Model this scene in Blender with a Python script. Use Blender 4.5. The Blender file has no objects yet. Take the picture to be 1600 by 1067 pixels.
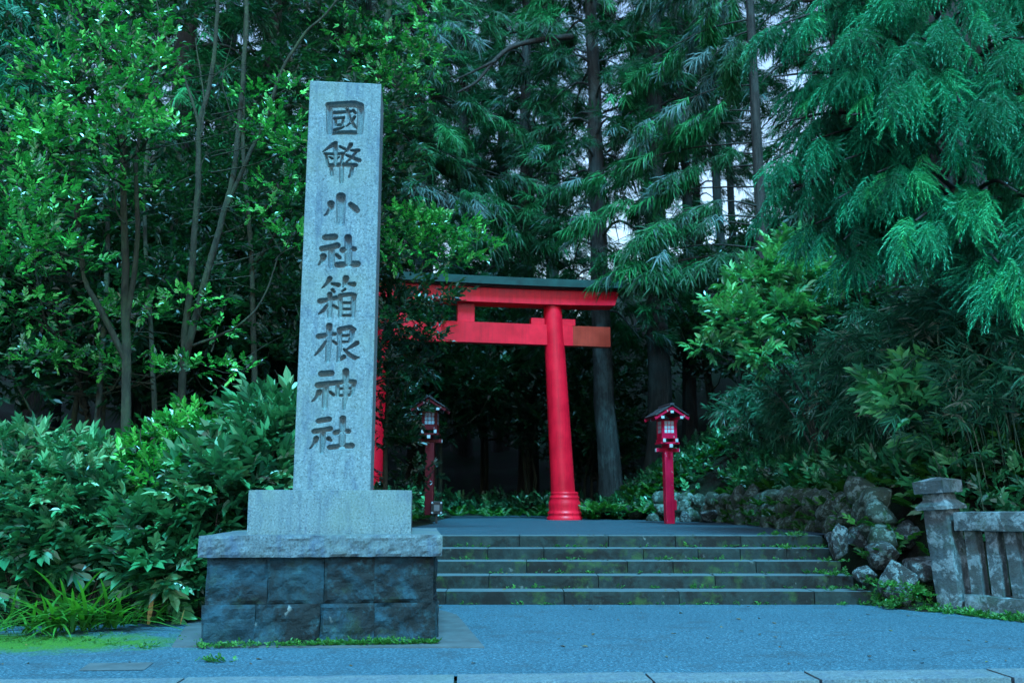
import bpy, bmesh, math
import numpy as np
from mathutils import Vector, Matrix, noise

R_ = math.radians
scene = bpy.context.scene
COL = scene.collection

# ------------------------------------------------------------------ camera
FPX, CX, CY = 1400.0, 800.0, 533.5
TILT = R_(10.1)
EYE = np.array([0.0, 0.0, 1.15])
cam_d = bpy.data.cameras.new('camera')
cam = bpy.data.objects.new('camera', cam_d)
COL.objects.link(cam)
cam.location = EYE
cam.rotation_euler = (R_(90) + TILT, 0, 0)
cam_d.sensor_width = 36
cam_d.lens = 36 * FPX / 1600
cam_d.clip_end = 2000
cam_d.dof.use_dof = True
cam_d.dof.focus_distance = 8.6
cam_d.dof.aperture_fstop = 2.6
scene.camera = cam

# ------------------------------------------------------------------ sky and sun
SUN_EL, SUN_AZ = R_(56), R_(172)          # azimuth clockwise from +Y: behind the viewer
world = bpy.data.worlds.new('World')
scene.world = world
world.use_nodes = True
wn = world.node_tree
sky = wn.nodes.new('ShaderNodeTexSky')
sky.sky_type = 'NISHITA'
sky.sun_disc = False
sky.sun_elevation = SUN_EL
sky.sun_rotation = SUN_AZ
sky.air_density = 1.8
sky.dust_density = 1.0
sky.ozone_density = 5.0
bg = wn.nodes['Background']
bg.inputs['Strength'].default_value = 0.05
wn.links.new(sky.outputs[0], bg.inputs['Color'])

sun_d = bpy.data.lights.new('sun', 'SUN')
sun = bpy.data.objects.new('sun', sun_d)
COL.objects.link(sun)
sun_d.energy = 1.5
sun_d.angle = R_(13)
sun_d.color = (0.15, 0.66, 1.0)
sdir = Vector((math.sin(SUN_AZ) * math.cos(SUN_EL), math.cos(SUN_AZ) * math.cos(SUN_EL), math.sin(SUN_EL)))
sun.rotation_euler = sdir.to_track_quat('Z', 'Y').to_euler()

scene.view_settings.view_transform = 'Standard'
scene.view_settings.look = 'None'
scene.view_settings.gamma = 1.0
scene.view_settings.exposure = 2.88
scene.render.engine = 'CYCLES'
scene.cycles.use_denoising = True
scene.cycles.max_bounces = 4
scene.cycles.diffuse_bounces = 1
scene.cycles.glossy_bounces = 2
scene.cycles.transmission_bounces = 3

# ------------------------------------------------------------------ helpers
CT, ST = math.cos(TILT), math.sin(TILT)

def ray(px, py):
    dx = (px - CX) / FPX
    dy = (CY - py) / FPX
    return np.array([dx, CT - dy * ST, dy * CT + ST])

def P(px, py, Y):
    d = ray(px, py)
    return EYE + d * (Y / d[1])

def G(px, py, z=0.0):
    d = ray(px, py)
    return EYE + d * ((z - EYE[2]) / d[2])

def link(o, parent=None):
    COL.objects.link(o)
    if parent is not None:
        o.parent = parent
    return o

def tag(o, label=None, cat=None, group=None, kind=None):
    if label: o['label'] = label
    if cat: o['category'] = cat
    if group: o['group'] = group
    if kind: o['kind'] = kind
    return o

def empty(name, loc=(0, 0, 0), rz=0.0, parent=None):
    o = bpy.data.objects.new(name, None)
    o.empty_display_size = 0.2
    o.location = loc
    o.rotation_euler = (0, 0, rz)
    return link(o, parent)

def obj(name, me, parent=None, loc=None, rot=None):
    o = bpy.data.objects.new(name, me)
    if loc is not None: o.location = loc
    if rot is not None: o.rotation_euler = rot
    return link(o, parent)

def copy_tree(o, parent=None):
    c = o.copy()
    link(c, parent)
    for ch in list(o.children):
        copy_tree(ch, c)
    return c

class MB:
    """collects numpy chunks of faces into one mesh"""
    def __init__(s):
        s.v, s.f, s.r, s.n = [], [], [], 0
    def add(s, V, F, rnd=None):
        V = np.asarray(V, float).reshape(-1, 3)
        F = np.asarray(F, int)
        s.v.append(V); s.f.append(F + s.n)
        s.r.append(np.zeros(len(F)) if rnd is None else np.asarray(rnd, float))
        s.n += len(V)
    def inst(s, tv, tf, pos, Rm, sc, rnd):
        n, k = len(pos), len(tv)
        V = pos[:, None, :] + sc[:, None, None] * np.einsum('nij,kj->nki', Rm, tv)
        F = (tf[None, :, :] + (np.arange(n) * k)[:, None, None]).reshape(-1, tf.shape[1])
        s.add(V.reshape(-1, 3), F, np.repeat(rnd, len(tf)))
    def mesh(s, name, mat, smooth=False):
        V = np.concatenate(s.v)
        me = bpy.data.meshes.new(name)
        me.vertices.add(len(V))
        me.vertices.foreach_set('co', V.astype(np.float32).ravel())
        loops = np.concatenate([f.ravel() for f in s.f])
        tot = np.concatenate([np.full(len(f), f.shape[1]) for f in s.f])
        start = np.concatenate([[0], np.cumsum(tot)[:-1]])
        me.loops.add(len(loops))
        me.loops.foreach_set('vertex_index', loops.astype(np.int32))
        me.polygons.add(len(tot))
        me.polygons.foreach_set('loop_start', start.astype(np.int32))
        a = me.attributes.new('rnd', 'FLOAT', 'FACE')
        a.data.foreach_set('value', np.concatenate(s.r).astype(np.float32))
        me.update(calc_edges=True)
        me.polygons.foreach_set('use_smooth', np.full(len(tot), smooth))
        me.materials.append(mat)
        me.validate()
        return me

def tube(mb, pts, rad, sides=6, jitter=0.0, rng=None, cap=True):
    pts = np.asarray(pts, float)
    n = len(pts)
    rad = np.broadcast_to(np.asarray(rad, float), (n,))
    t = np.gradient(pts, axis=0)
    t /= np.linalg.norm(t, axis=1)[:, None] + 1e-9
    ref = np.array([1.0, 0, 0]) if abs(t[0][0]) < 0.8 else np.array([0, 1.0, 0])
    x = np.cross(t, ref); x /= np.linalg.norm(x, axis=1)[:, None] + 1e-9
    y = np.cross(t, x)
    a = np.arange(sides) * 2 * math.pi / sides
    r = rad[:, None] * np.ones(sides)[None, :]
    if jitter and rng is not None:
        if sides >= 12: r = r * (1 + 0.09 * rng.uniform(-1, 1, sides))[None, :]
        r = r * (1 + jitter * rng.uniform(-1, 1, r.shape))
    V = pts[:, None, :] + r[:, :, None] * (np.cos(a)[None, :, None] * x[:, None, :] + np.sin(a)[None, :, None] * y[:, None, :])
    F = []
    for i in range(n - 1):
        for j in range(sides):
            k = (j + 1) % sides
            F.append((i * sides + j, i * sides + k, (i + 1) * sides + k, (i + 1) * sides + j))
    mb.add(V.reshape(-1, 3), F)

def smooth_path(ctrl, n):
    """Catmull-Rom through control points"""
    c = np.asarray(ctrl, float)
    c = np.vstack([2 * c[0] - c[1], c, 2 * c[-1] - c[-2]])
    m = len(c) - 3
    out = []
    for t in np.linspace(0, m - 1e-6, n):
        i = int(t); u = t - i
        p0, p1, p2, p3 = c[i], c[i + 1], c[i + 2], c[i + 3]
        out.append(0.5 * ((2 * p1) + (-p0 + p2) * u + (2 * p0 - 5 * p1 + 4 * p2 - p3) * u * u + (-p0 + 3 * p1 - 3 * p2 + p3) * u ** 3))
    return np.array(out)

def frames(d, up):
    d = d / (np.linalg.norm(d, axis=1)[:, None] + 1e-9)
    x = np.cross(d, up); x /= np.linalg.norm(x, axis=1)[:, None] + 1e-9
    z = np.cross(x, d)
    return np.stack([x, d, z], axis=2)

def rand_dirs(rng, n):
    v = rng.normal(size=(n, 3))
    return v / np.linalg.norm(v, axis=1)[:, None]

def box_mesh(name, sx, sy, sz, mat, bevel=0.0, seg=1, origin='bottom', taper=1.0):
    """box centred in x,y; z from 0 (bottom) or centred"""
    bm = bmesh.new()
    bmesh.ops.create_cube(bm, size=1)
    for v in bm.verts:
        t = taper if v.co.z > 0 else 1.0
        v.co = Vector((v.co.x * sx * t, v.co.y * sy * t, (v.co.z + (0.5 if origin == 'bottom' else 0)) * sz))
    if bevel:
        bmesh.ops.bevel(bm, geom=list(bm.edges), offset=bevel, segments=seg, affect='EDGES', profile=0.6)
    me = bpy.data.meshes.new(name)
    bm.to_mesh(me); bm.free()
    me.materials.append(mat)
    return me

def worn_box(name, sx, sy, sz, mat, amp=0.006, cell=0.06, seed=0, freq=6.0, rough=0.0, side_rough=None):
    """stone block, z from 0, subdivided faces pushed by noise and rounded at its edges"""
    bm = bmesh.new()
    nx, ny, nz = [max(2, int(round(s / cell))) for s in (sx, sy, sz)]
    nx, ny, nz = min(nx, 96), min(ny, 24), min(nz, 40)
    def grid(fn, a, b):
        vs = [[bm.verts.new(fn(i / a, j / b)) for j in range(b + 1)] for i in range(a + 1)]
        for i in range(a):
            for j in range(b):
                bm.faces.new((vs[i][j], vs[i + 1][j], vs[i + 1][j + 1], vs[i][j + 1]))
    X, Y, Z = sx / 2, sy / 2, sz
    grid(lambda u, v: (-X + u * sx, -Y, v * Z), nx, nz)
    grid(lambda u, v: (X - u * sx, Y, v * Z), nx, nz)
    grid(lambda u, v: (X, -Y + u * sy, v * Z), ny, nz)
    grid(lambda u, v: (-X, Y - u * sy, v * Z), ny, nz)
    grid(lambda u, v: (-X + u * sx, -Y + v * sy, Z), nx, ny)
    grid(lambda u, v: (-X + u * sx, Y - v * sy, 0), nx, ny)
    bmesh.ops.remove_doubles(bm, verts=list(bm.verts), dist=1e-5)
    bm.normal_update()
    o = Vector((seed * 7.13, seed * 3.7, seed * 1.9))
    mv = {}
    for v in bm.verts:
        c = v.co
        n = v.normal
        q = c * freq + o
        d = noise.noise(q) * 0.6 + noise.noise(q * 2.3) * 0.3 + noise.noise(q * 5.1) * 0.15
        # edges rounded: how many box limits this vertex lies on
        k = (abs(abs(c.x) - X) < 1e-4) + (abs(abs(c.y) - Y) < 1e-4) + (c.z < 1e-4 or abs(c.z - Z) < 1e-4)
        off = amp * d - (amp * 0.9 if k >= 2 else 0) + (0 if k < 2 else -abs(d) * amp)
        on_y = abs(abs(c.y) - Y) < 1e-4
        if rough and k >= 2 and on_y:
            n = Vector((n.x * 0.3, math.copysign(1, c.y), n.z * 0.3))
            off = rough * (0.42 + 0.5 * noise.noise(q * 1.3) + 0.25 * noise.noise(q * 3.3)) - amp * 0.3
        if rough and k == 1 and on_y:
            r = noise.noise(q * 0.9 + Vector((9, 1, 4)))
            cell_n = noise.cell(q * 0.8)
            rr = 0.5 + 0.7 * abs(r) + 0.45 * noise.noise(q * 2.1) + 0.25 * noise.noise(q * 4.3)
            # ridged, stepped like split stone
            rr = rr * 0.6 + 0.4 * (math.floor(rr * 4) / 4)
            off += rough * rr
        mv[v] = n * off
    for v, d in mv.items():
        v.co += d
    me = bpy.data.meshes.new(name)
    bm.to_mesh(me); bm.free()
    me.materials.append(mat)
    return me

def rock_mesh(name, mat, seed, sub=3, amp=0.35, sq=(1, 1, 1)):
    bm = bmesh.new()
    bmesh.ops.create_icosphere(bm, subdivisions=sub, radius=1)
    o = Vector((seed * 5.3, seed * 2.1, seed * 8.7))
    rg_ = np.random.default_rng(seed)
    planes = [(Vector(q), float(rg_.uniform(0.5, 0.82))) for q in rand_dirs(rg_, 13)]
    for v in bm.verts:
        c = v.co.copy()
        q = c * 1.1 + o
        d = noise.noise(q) * 0.7 + noise.noise(q * 2.2) * 0.35 + noise.noise(q * 5) * 0.12
        v.co = c * (1 + amp * d)
        for pn, pd in planes:
            e = v.co.dot(pn) - pd
            if e > 0: v.co -= pn * (e * 0.88)
        for ax in range(0):
            lim = 0.72 + 0.12 * noise.noise(o + Vector((ax, ax, 1)))
            if abs(v.co[ax]) > lim:
                v.co[ax] = math.copysign(lim + (abs(v.co[ax]) - lim) * 0.3, v.co[ax])
        v.co = Vector((v.co.x * sq[0], v.co.y * sq[1], v.co.z * sq[2]))
    for f in bm.faces: f.smooth = True
    me = bpy.data.meshes.new(name)
    bm.to_mesh(me); bm.free()
    me.materials.append(mat)
    return me

def lathe(name, prof, mat, sides=32, shear=(0, 0), zref=0):
    """prof: (r, z) list; the axis may lean"""
    mb = MB()
    a = np.arange(sides) * 2 * math.pi / sides
    V = []
    for r, z in prof:
        ox, oy = shear[0] * (z - zref), shear[1] * (z - zref)
        V.append(np.stack([r * np.cos(a) + ox, r * np.sin(a) + oy, np.full(sides, z)], 1))
    V = np.concatenate(V)
    F = [(i * sides + j, i * sides + (j + 1) % sides, (i + 1) * sides + (j + 1) % sides, (i + 1) * sides + j)
         for i in range(len(prof) - 1) for j in range(sides)]
    mb.add(V, F)
    me = mb.mesh(name, mat, True)
    return me

# ------------------------------------------------------------------ materials
class NT:
    def __init__(s, name):
        s.m = bpy.data.materials.new(name)
        s.m.use_nodes = True
        s.t = s.m.node_tree
        s.b = s.t.nodes['Principled BSDF']
        s.out = s.t.nodes['Material Output']
        s.tc = s.t.nodes.new('ShaderNodeTexCoord')
    def n(s, typ, **kw):
        nd = s.t.nodes.new(typ)
        for k, v in kw.items():
            if k in nd.inputs: nd.inputs[k].default_value = v
            else: setattr(nd, k, v)
        return nd
    def l(s, a, b): s.t.links.new(a, b)
    def map(s, scale=(1, 1, 1), src='Object'):
        mp = s.n('ShaderNodeMapping')
        mp.inputs['Scale'].default_value = scale
        s.l(s.tc.outputs[src], mp.inputs[0])
        return mp.outputs[0]
    def noise(s, vec, scale, detail=5, rough=0.6, dist=0.0):
        nd = s.n('ShaderNodeTexNoise', Scale=scale, Detail=detail, Roughness=rough, Distortion=dist)
        s.l(vec, nd.inputs['Vector'])
        return nd.outputs[0]
    def ramp(s, fac, stops):
        r = s.n('ShaderNodeValToRGB')
        while len(r.color_ramp.elements) < len(stops): r.color_ramp.elements.new(0.5)
        for e, (p, c) in zip(r.color_ramp.elements, stops):
            e.position = p
            e.color = (c, c, c, 1) if isinstance(c, (int, float)) else (*c, 1)
        s.l(fac, r.inputs[0])
        return r.outputs[0]
    def mix(s, fac, a, b, blend='MIX'):
        m = s.n('ShaderNodeMix', data_type='RGBA', blend_type=blend)
        for sock, val in ((m.inputs[0], fac), (m.inputs[6], a), (m.inputs[7], b)):
            if hasattr(val, 'is_linked') or isinstance(val, bpy.types.NodeSocket): s.l(val, sock)
            elif isinstance(val, (int, float)): sock.default_value = val
            else: sock.default_value = (*val, 1)
        return m.outputs[2]
    def bump(s, h, strength=0.3, dist=0.02, normal=None):
        b = s.n('ShaderNodeBump', Strength=strength, Distance=dist)
        s.l(h, b.inputs['Height'])
        if normal is not None: s.l(normal, b.inputs['Normal'])
        return b.outputs[0]
    def fin(s, col, rough=0.7, spec=0.4, normal=None):
        if isinstance(col, tuple): s.b.inputs['Base Color'].default_value = (*col, 1)
        else: s.l(col, s.b.inputs['Base Color'])
        if isinstance(rough, float): s.b.inputs['Roughness'].default_value = rough
        else: s.l(rough, s.b.inputs['Roughness'])
        s.b.inputs['Specular IOR Level'].default_value = spec
        if normal is not None: s.l(normal, s.b.inputs['Normal'])
        return s.m

def leaf_mat(name, stops, rough=0.42, spec=0.5, trans=0.3, tcol=(0.06, 0.2, 0.05)):
    m = NT(name)
    at = m.n('ShaderNodeAttribute', attribute_name='rnd')
    oi = m.n('ShaderNodeObjectInfo')
    c = m.ramp(at.outputs['Fac'], stops)
    hs = m.n('ShaderNodeHueSaturation')
    mr = m.n('ShaderNodeMapRange')
    mr.inputs[3].default_value = 0.8; mr.inputs[4].default_value = 1.2
    m.l(oi.outputs['Random'], mr.inputs[0])
    m.l(mr.outputs[0], hs.inputs['Value'])
    m.l(c, hs.inputs['Color'])
    m.fin(hs.outputs[0], rough, spec)
    tr = m.n('ShaderNodeBsdfTranslucent')
    tr.inputs[0].default_value = (*tcol, 1)
    mx = m.n('ShaderNodeMixShader')
    mx.inputs[0].default_value = trans
    m.l(m.b.outputs[0], mx.inputs[1]); m.l(tr.outputs[0], mx.inputs[2])
    m.l(mx.outputs[0], m.out.inputs[0])
    return m.m

def granite(name, base=(0.135, 0.182, 0.192), stain=0.5, speck=1.0):
    m = NT(name)
    o = m.map()
    n1 = m.noise(o, 62, 3, 0.75)
    n2 = m.noise(o, 3.0, 6, 0.65)
    st = m.noise(m.map((4, 4, 1.1)), 1.7, 8, 0.75)
    b = np.array(base)
    c = m.ramp(n1, [(0.33, tuple(b * 0.3)), (0.45, tuple(b * 0.9)), (0.58, tuple(b * 1.2)), (0.68, tuple(b * 1.7))])
    c = m.mix(m.ramp(n2, [(0.35, 0.0), (0.7, 0.55)]), c, tuple(b * np.array([0.85, 1.0, 0.95]) * 0.8))
    rs = m.noise(m.map((13, 13, 0.45)), 1.3, 7, 0.72)
    c = m.mix(m.ramp(rs, [(0.5, 0.0), (0.66, stain * 0.8)]), c, tuple(b * np.array([0.28, 0.36, 0.5])))
    sm = m.ramp(st, [(0.5, 0.0), (0.64, stain)])
    c = m.mix(sm, c, (0.03, 0.06, 0.11))
    c = m.mix(m.ramp(m.noise(o, 1.1, 4), [(0.5, 0.0), (0.75, 0.45)]), c, (0.16, 0.2, 0.13))
    return m.fin(c, 0.85, 0.25, m.bump(n1, 0.25 * speck, 0.006))

def dark_stone(name, base=(0.05, 0.055, 0.06), lichen=0.8, moss=0.3, lscale=5.0, b=0.6, top_light=None):
    m = NT(name)
    o = m.map()
    oi = m.n('ShaderNodeObjectInfo')
    ad = m.n('ShaderNodeVectorMath', operation='MULTIPLY_ADD')
    m.l(oi.outputs['Random'], ad.inputs[0])
    ad.inputs[1].default_value = (37, 19, 53)
    m.l(o, ad.inputs[2])
    o = ad.outputs[0]
    n1 = m.noise(o, 9, 8, 0.7)
    n2 = m.noise(o, 2.4, 5, 0.6)
    n3 = m.noise(o, 60, 3, 0.6)
    bb = np.array(base)
    c = m.ramp(n1, [(0.3, tuple(bb * 0.5)), (0.5, tuple(bb)), (0.7, tuple(bb * 1.8))])
    c = m.mix(m.ramp(n2, [(0.45, 0.0), (0.65, 0.5)]), c, tuple(bb * np.array([1.3, 0.9, 0.65])))
    n4 = m.noise(o, 1.6, 7, 0.75, 0.6)
    c = m.mix(m.ramp(n4, [(0.46, 0.0), (0.56, 0.9)]), c, tuple(bb * np.array([0.5, 0.2, 0.14])))
    c = m.mix(m.ramp(m.noise(o, 4.6, 7, 0.75), [(0.56, 0.0), (0.68, 0.55)]), c, tuple(bb * np.array([3.6, 2.8, 2.4])))
    v = m.n('ShaderNodeTexVoronoi', Scale=lscale)
    dn = m.n('ShaderNodeVectorMath', operation='MULTIPLY_ADD')
    nn = m.n('ShaderNodeTexNoise', Scale=14, Detail=4)
    m.l(o, nn.inputs['Vector'])
    m.l(nn.outputs['Color'], dn.inputs[0]); dn.inputs[1].default_value = (0.16, 0.16, 0.16)
    m.l(o, dn.inputs[2])
    m.l(dn.outputs[0], v.inputs['Vector'])
    spots = m.ramp(v.outputs['Distance'], [(0.12, lichen), (0.2, 0.0)])
    gate = m.ramp(m.noise(o, 2.3, 3), [(0.54, 0.0), (0.62, 1.0)])
    mm = m.n('ShaderNodeMath', operation='MULTIPLY')
    m.l(spots, mm.inputs[0]); m.l(gate, mm.inputs[1])
    c = m.mix(mm.outputs[0], c, (0.26, 0.3, 0.28))
    mo = m.ramp(m.noise(o, 3.3, 6, 0.7), [(0.55, 0.0), (0.72, moss)])
    c = m.mix(mo, c, (0.03, 0.07, 0.015))
    if top_light:                                             # upward faces paler: light on the treads painted into the colour
        ge = m.n('ShaderNodeNewGeometry'); sp = m.n('ShaderNodeSeparateXYZ')
        m.l(ge.outputs['Normal'], sp.inputs[0])
        c = m.mix(m.ramp(sp.outputs[2], [(0.6, 0.0), (0.9, 0.85)]), c, m.mix(n2, tuple(np.array(top_light) * 0.7), top_light))
    nb = m.bump(n1, b, 0.03)
    return m.fin(c, 0.8, 0.3, m.bump(n3, 0.3, 0.006, nb))

def red_paint(name, base, chips=0.0):
    m = NT(name)
    o = m.map()
    b = np.array(base)
    n = m.noise(o, 1.6, 6, 0.65)
    c = m.ramp(n, [(0.35, tuple(b * 0.72)), (0.65, tuple(b * 1.08))])
    stk = m.noise(m.map((9, 9, 0.6)), 1.4, 6, 0.7)
    c = m.mix(m.ramp(stk, [(0.48, 0.0), (0.7, 0.6)]), c, tuple(b * 0.45))
    fine = m.noise(o, 30, 5, 0.7)
    c = m.mix(m.ramp(fine, [(0.6, 0.0), (0.75, 0.3)]), c, tuple(b * 0.45))
    if chips:
        ch = m.noise(m.map((1, 1, 0.5)), 13, 5, 0.6)
        c = m.mix(m.ramp(ch, [(0.66, 0.0), (0.69, chips)]), c, (0.45, 0.4, 0.4))
    rg = m.ramp(n, [(0.3, 0.32), (0.7, 0.5)])
    return m.fin(c, rg, 0.25, m.bump(fine, 0.08, 0.004))

def plain(name, col, rough=0.6, var=0.2, scale=8.0, spec=0.4, bump=0.1):
    m = NT(name)
    n = m.noise(m.map(), scale, 6, 0.65)
    b = np.array(col)
    c = m.ramp(n, [(0.3, tuple(b * (1 - var))), (0.7, tuple(b * (1 + var)))])
    return m.fin(c, rough, spec, m.bump(n, bump, 0.01))

def asphalt_mat(name='asphalt', k=1.0):
    m = NT(name)
    o = m.map()
    fine0 = m.noise(o, 42, 3, 0.75)
    fine = m.noise(o, 95, 2, 0.7)
    grit = m.n('ShaderNodeTexVoronoi', Scale=120.0)
    m.l(o, grit.inputs['Vector'])
    big = m.noise(o, 0.6, 6, 0.65)
    mid = m.noise(m.map((1.0, 3.0, 1)), 1.4, 5, 0.6)
    c = m.ramp(fine, [(0.3, (0.012, 0.045, 0.064)), (0.5, (0.022, 0.078, 0.108)), (0.7, (0.06, 0.15, 0.195))])
    c = m.mix(m.ramp(fine0, [(0.36, 0.9), (0.46, 0.0)]), c, (0.012, 0.03, 0.042))
    c = m.mix(m.ramp(fine0, [(0.55, 0.0), (0.63, 0.9)]), c, (0.11, 0.23, 0.28))
    c = m.mix(m.ramp(big, [(0.35, 0.0), (0.7, 0.45)]), c, (0.016, 0.058, 0.08))
    c = m.mix(m.ramp(mid, [(0.55, 0.0), (0.75, 0.3)]), c, (0.045, 0.125, 0.158))
    vo = m.n('ShaderNodeTexVoronoi', feature='DISTANCE_TO_EDGE', Scale=0.33)
    wv = m.n('ShaderNodeVectorMath', operation='MULTIPLY_ADD')
    wn_ = m.n('ShaderNodeTexNoise', Scale=1.6, Detail=6); m.l(o, wn_.inputs['Vector'])
    m.l(wn_.outputs['Color'], wv.inputs[0]); wv.inputs[1].default_value = (0.9, 0.9, 0); m.l(o, wv.inputs[2])
    m.l(wv.outputs[0], vo.inputs['Vector'])
    c = m.mix(m.ramp(vo.outputs['Distance'], [(0.001, 0.4), (0.004, 0.0)]), c, (0.012, 0.025, 0.03))
    spot = m.noise(o, 2.6, 4, 0.55)
    c = m.mix(m.ramp(spot, [(0.55, 0.0), (0.66, 0.5)]), c, (0.025, 0.05, 0.062))
    # coarser open-textured grit in the left part, moss by the shrubs
    sep = m.n('ShaderNodeSeparateXYZ'); m.l(o, sep.inputs[0])
    def ell(cx, cy, rx, ry, soft):
        v = m.n('ShaderNodeVectorMath', operation='SUBTRACT'); m.l(o, v.inputs[0]); v.inputs[1].default_value = (cx, cy, 0)
        w = m.n('ShaderNodeVectorMath', operation='DIVIDE'); m.l(v.outputs[0], w.inputs[0]); w.inputs[1].default_value = (rx, ry, 1)
        ln = m.n('ShaderNodeVectorMath', operation='LENGTH'); m.l(w.outputs[0], ln.inputs[0])
        nz = m.n('ShaderNodeMath', operation='MULTIPLY_ADD')
        m.l(m.noise(o, 5, 6, 0.7), nz.inputs[0]); nz.inputs[1].default_value = 1.9
        m.l(ln.outputs['Value'], nz.inputs[2])
        return m.ramp(nz.outputs[0], [(1.0 if False else 0.9, 1.0), (0.9 + soft, 0.0)]) if False else nz.outputs[0]
    d = ell(-4.1, 7.72, 1.5, 0.55, 0.3)
    rr = m.n('ShaderNodeMapRange'); m.l(d, rr.inputs[0])
    rr.inputs[1].default_value = 1.45; rr.inputs[2].default_value = 2.1
    rr.inputs[3].default_value = 0.95; rr.inputs[4].default_value = 0.0
    c = m.mix(rr.outputs[0], c, m.ramp(fine, [(0.3, (0.01, 0.06, 0.002)), (0.65, (0.045, 0.19, 0.006))]))
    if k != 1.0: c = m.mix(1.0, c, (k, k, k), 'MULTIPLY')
    nb = m.bump(fine0, 0.7, 0.02)
    return m.fin(c, 0.75, 0.35, nb)

def soil_mat():
    m = NT('forest_floor')
    o = m.map()
    n = m.noise(o, 1.3, 7, 0.7)
    f = m.noise(o, 14, 5, 0.7)
    c = m.ramp(f, [(0.3, (0.004, 0.005, 0.004)), (0.6, (0.016, 0.015, 0.011)), (0.8, (0.04, 0.034, 0.024))])
    c = m.mix(m.ramp(n, [(0.42, 0.0), (0.6, 0.8)]), c, (0.007, 0.022, 0.008))
    return m.fin(c, 0.95, 0.15, m.bump(f, 0.8, 0.06))

def bark_mat(name, c0, c1, lichen=0.3, lcol=(0.2, 0.26, 0.24), scale=(9, 9, 0.8)):
    m = NT(name)
    v = m.map(scale)
    n = m.noise(v, 2.2, 7, 0.7, 0.4)
    c = m.ramp(n, [(0.3, c0), (0.65, c1)])
    l = m.noise(m.map((1, 1, 0.6)), 2.1, 7, 0.75)
    c = m.mix(m.ramp(l, [(0.48, 0.0), (0.66, lichen)]), c, lcol)
    return m.fin(c, 0.92, 0.2, m.bump(n, 0.9, 0.05))

M = {}
M['asphalt'] = asphalt_mat()
M['shaded_asphalt'] = asphalt_mat('asphalt_with_shade', 0.6)  # same asphalt darkened: canopy shade over the landing put into the colour
M['soil'] = soil_mat()
M['granite'] = granite('granite')
M['granite_block'] = granite('granite_block', (0.12, 0.165, 0.172), 0.6)
M['granite_cap'] = granite('granite_rough', (0.085, 0.115, 0.125), 0.55)
M['kerb'] = granite('kerb_granite', (0.1, 0.135, 0.145), 0.35)
M['basalt'] = dark_stone('dark_block_stone', (0.008, 0.034, 0.047), 0.85, 0.3, 5.5, 0.9)
M['step'] = dark_stone('step_stone', (0.011, 0.021, 0.019), 0.3, 0.95, 9.0, 0.3, top_light=(0.085, 0.13, 0.14))
def mottled(name, dark, pale, scale=7.0, moss=0.4, amt=0.9):
    m = NT(name)
    o = m.map()
    oi = m.n('ShaderNodeObjectInfo')
    ad = m.n('ShaderNodeVectorMath', operation='MULTIPLY_ADD')
    m.l(oi.outputs['Random'], ad.inputs[0]); ad.inputs[1].default_value = (31, 17, 47); m.l(o, ad.inputs[2])
    o = ad.outputs[0]
    n1 = m.noise(o, scale, 9, 0.72, 0.3)
    n2 = m.noise(o, scale * 4.5, 6, 0.7)
    n3 = m.noise(o, scale * 0.35, 4, 0.6)
    d = np.array(dark)
    c = m.ramp(n2, [(0.3, tuple(d * 0.55)), (0.7, tuple(d * 1.6))])
    c = m.mix(m.ramp(n3, [(0.4, 0.0), (0.65, 0.6)]), c, tuple(d * np.array([1.35, 1.0, 0.8])))
    c = m.mix(m.ramp(n1, [(0.5, 0.0), (0.57, amt)]), c, m.ramp(n2, [(0.35, tuple(np.array(pale) * 0.6)), (0.65, tuple(np.array(pale) * 1.1))]))
    c = m.mix(m.ramp(m.noise(o, scale * 0.6, 7, 0.7), [(0.54, 0.0), (0.66, moss)]), c, (0.014, 0.05, 0.01))
    nb = m.bump(n1, 0.7, 0.04)
    return m.fin(c, 0.9, 0.2, m.bump(n2, 0.5, 0.012, nb))
M['fence'] = mottled('fence_stone', (0.05, 0.07, 0.075), (0.2, 0.26, 0.27), 5.0, 0.35)
M['wall_stone'] = mottled('wall_stone', (0.026, 0.042, 0.032), (0.15, 0.22, 0.19), 2.2, 0.92, 0.85)
M['rock'] = mottled('lichen_rock', (0.028, 0.036, 0.038), (0.2, 0.27, 0.27), 2.6, 0.5, 0.85)
M['edging_stone'] = mottled('dark_edging_stone', (0.012, 0.022, 0.016), (0.03, 0.05, 0.042), 2.2, 0.92, 0.7)
M['apron'] = plain('apron_concrete', (0.055, 0.075, 0.08), 0.85, 0.3, 5.0)
M['red'] = red_paint('vermilion_paint', (0.86, 0.006, 0.024))
M['red_orange'] = red_paint('faded_vermilion_paint', (0.45, 0.035, 0.018))
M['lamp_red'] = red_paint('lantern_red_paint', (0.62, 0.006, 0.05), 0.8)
M['lamp_red_dark'] = red_paint('lantern_red_with_shade', (0.11, 0.006, 0.012), 0.4)  # darker copy of the lantern red, carries the left lantern's shade as colour
M['copper'] = plain('copper_roof', (0.005, 0.034, 0.029), 0.85, 0.4, 5.0)
M['soffit'] = plain('dark_soffit', (0.03, 0.012, 0.012), 0.7, 0.2)
M['shingle'] = plain('dark_shingles', (0.03, 0.032, 0.036), 0.6, 0.35, 20.0)
M['white'] = plain('white_paint', (0.42, 0.46, 0.48), 0.6, 0.15)
M['paper'] = plain('paper_pane', (0.4, 0.45, 0.48), 0.7, 0.1)
M['paper_shaded'] = plain('shaded_paper_pane', (0.2, 0.26, 0.3), 0.7, 0.1)  # pane paper with the left lantern's shade painted in
M['black'] = plain('black_metal', (0.015, 0.015, 0.016), 0.45, 0.2)
M['cedar_bark'] = bark_mat('cedar_bark', (0.009, 0.008, 0.007), (0.05, 0.042, 0.038), 0.3, (0.07, 0.1, 0.09))
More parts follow.
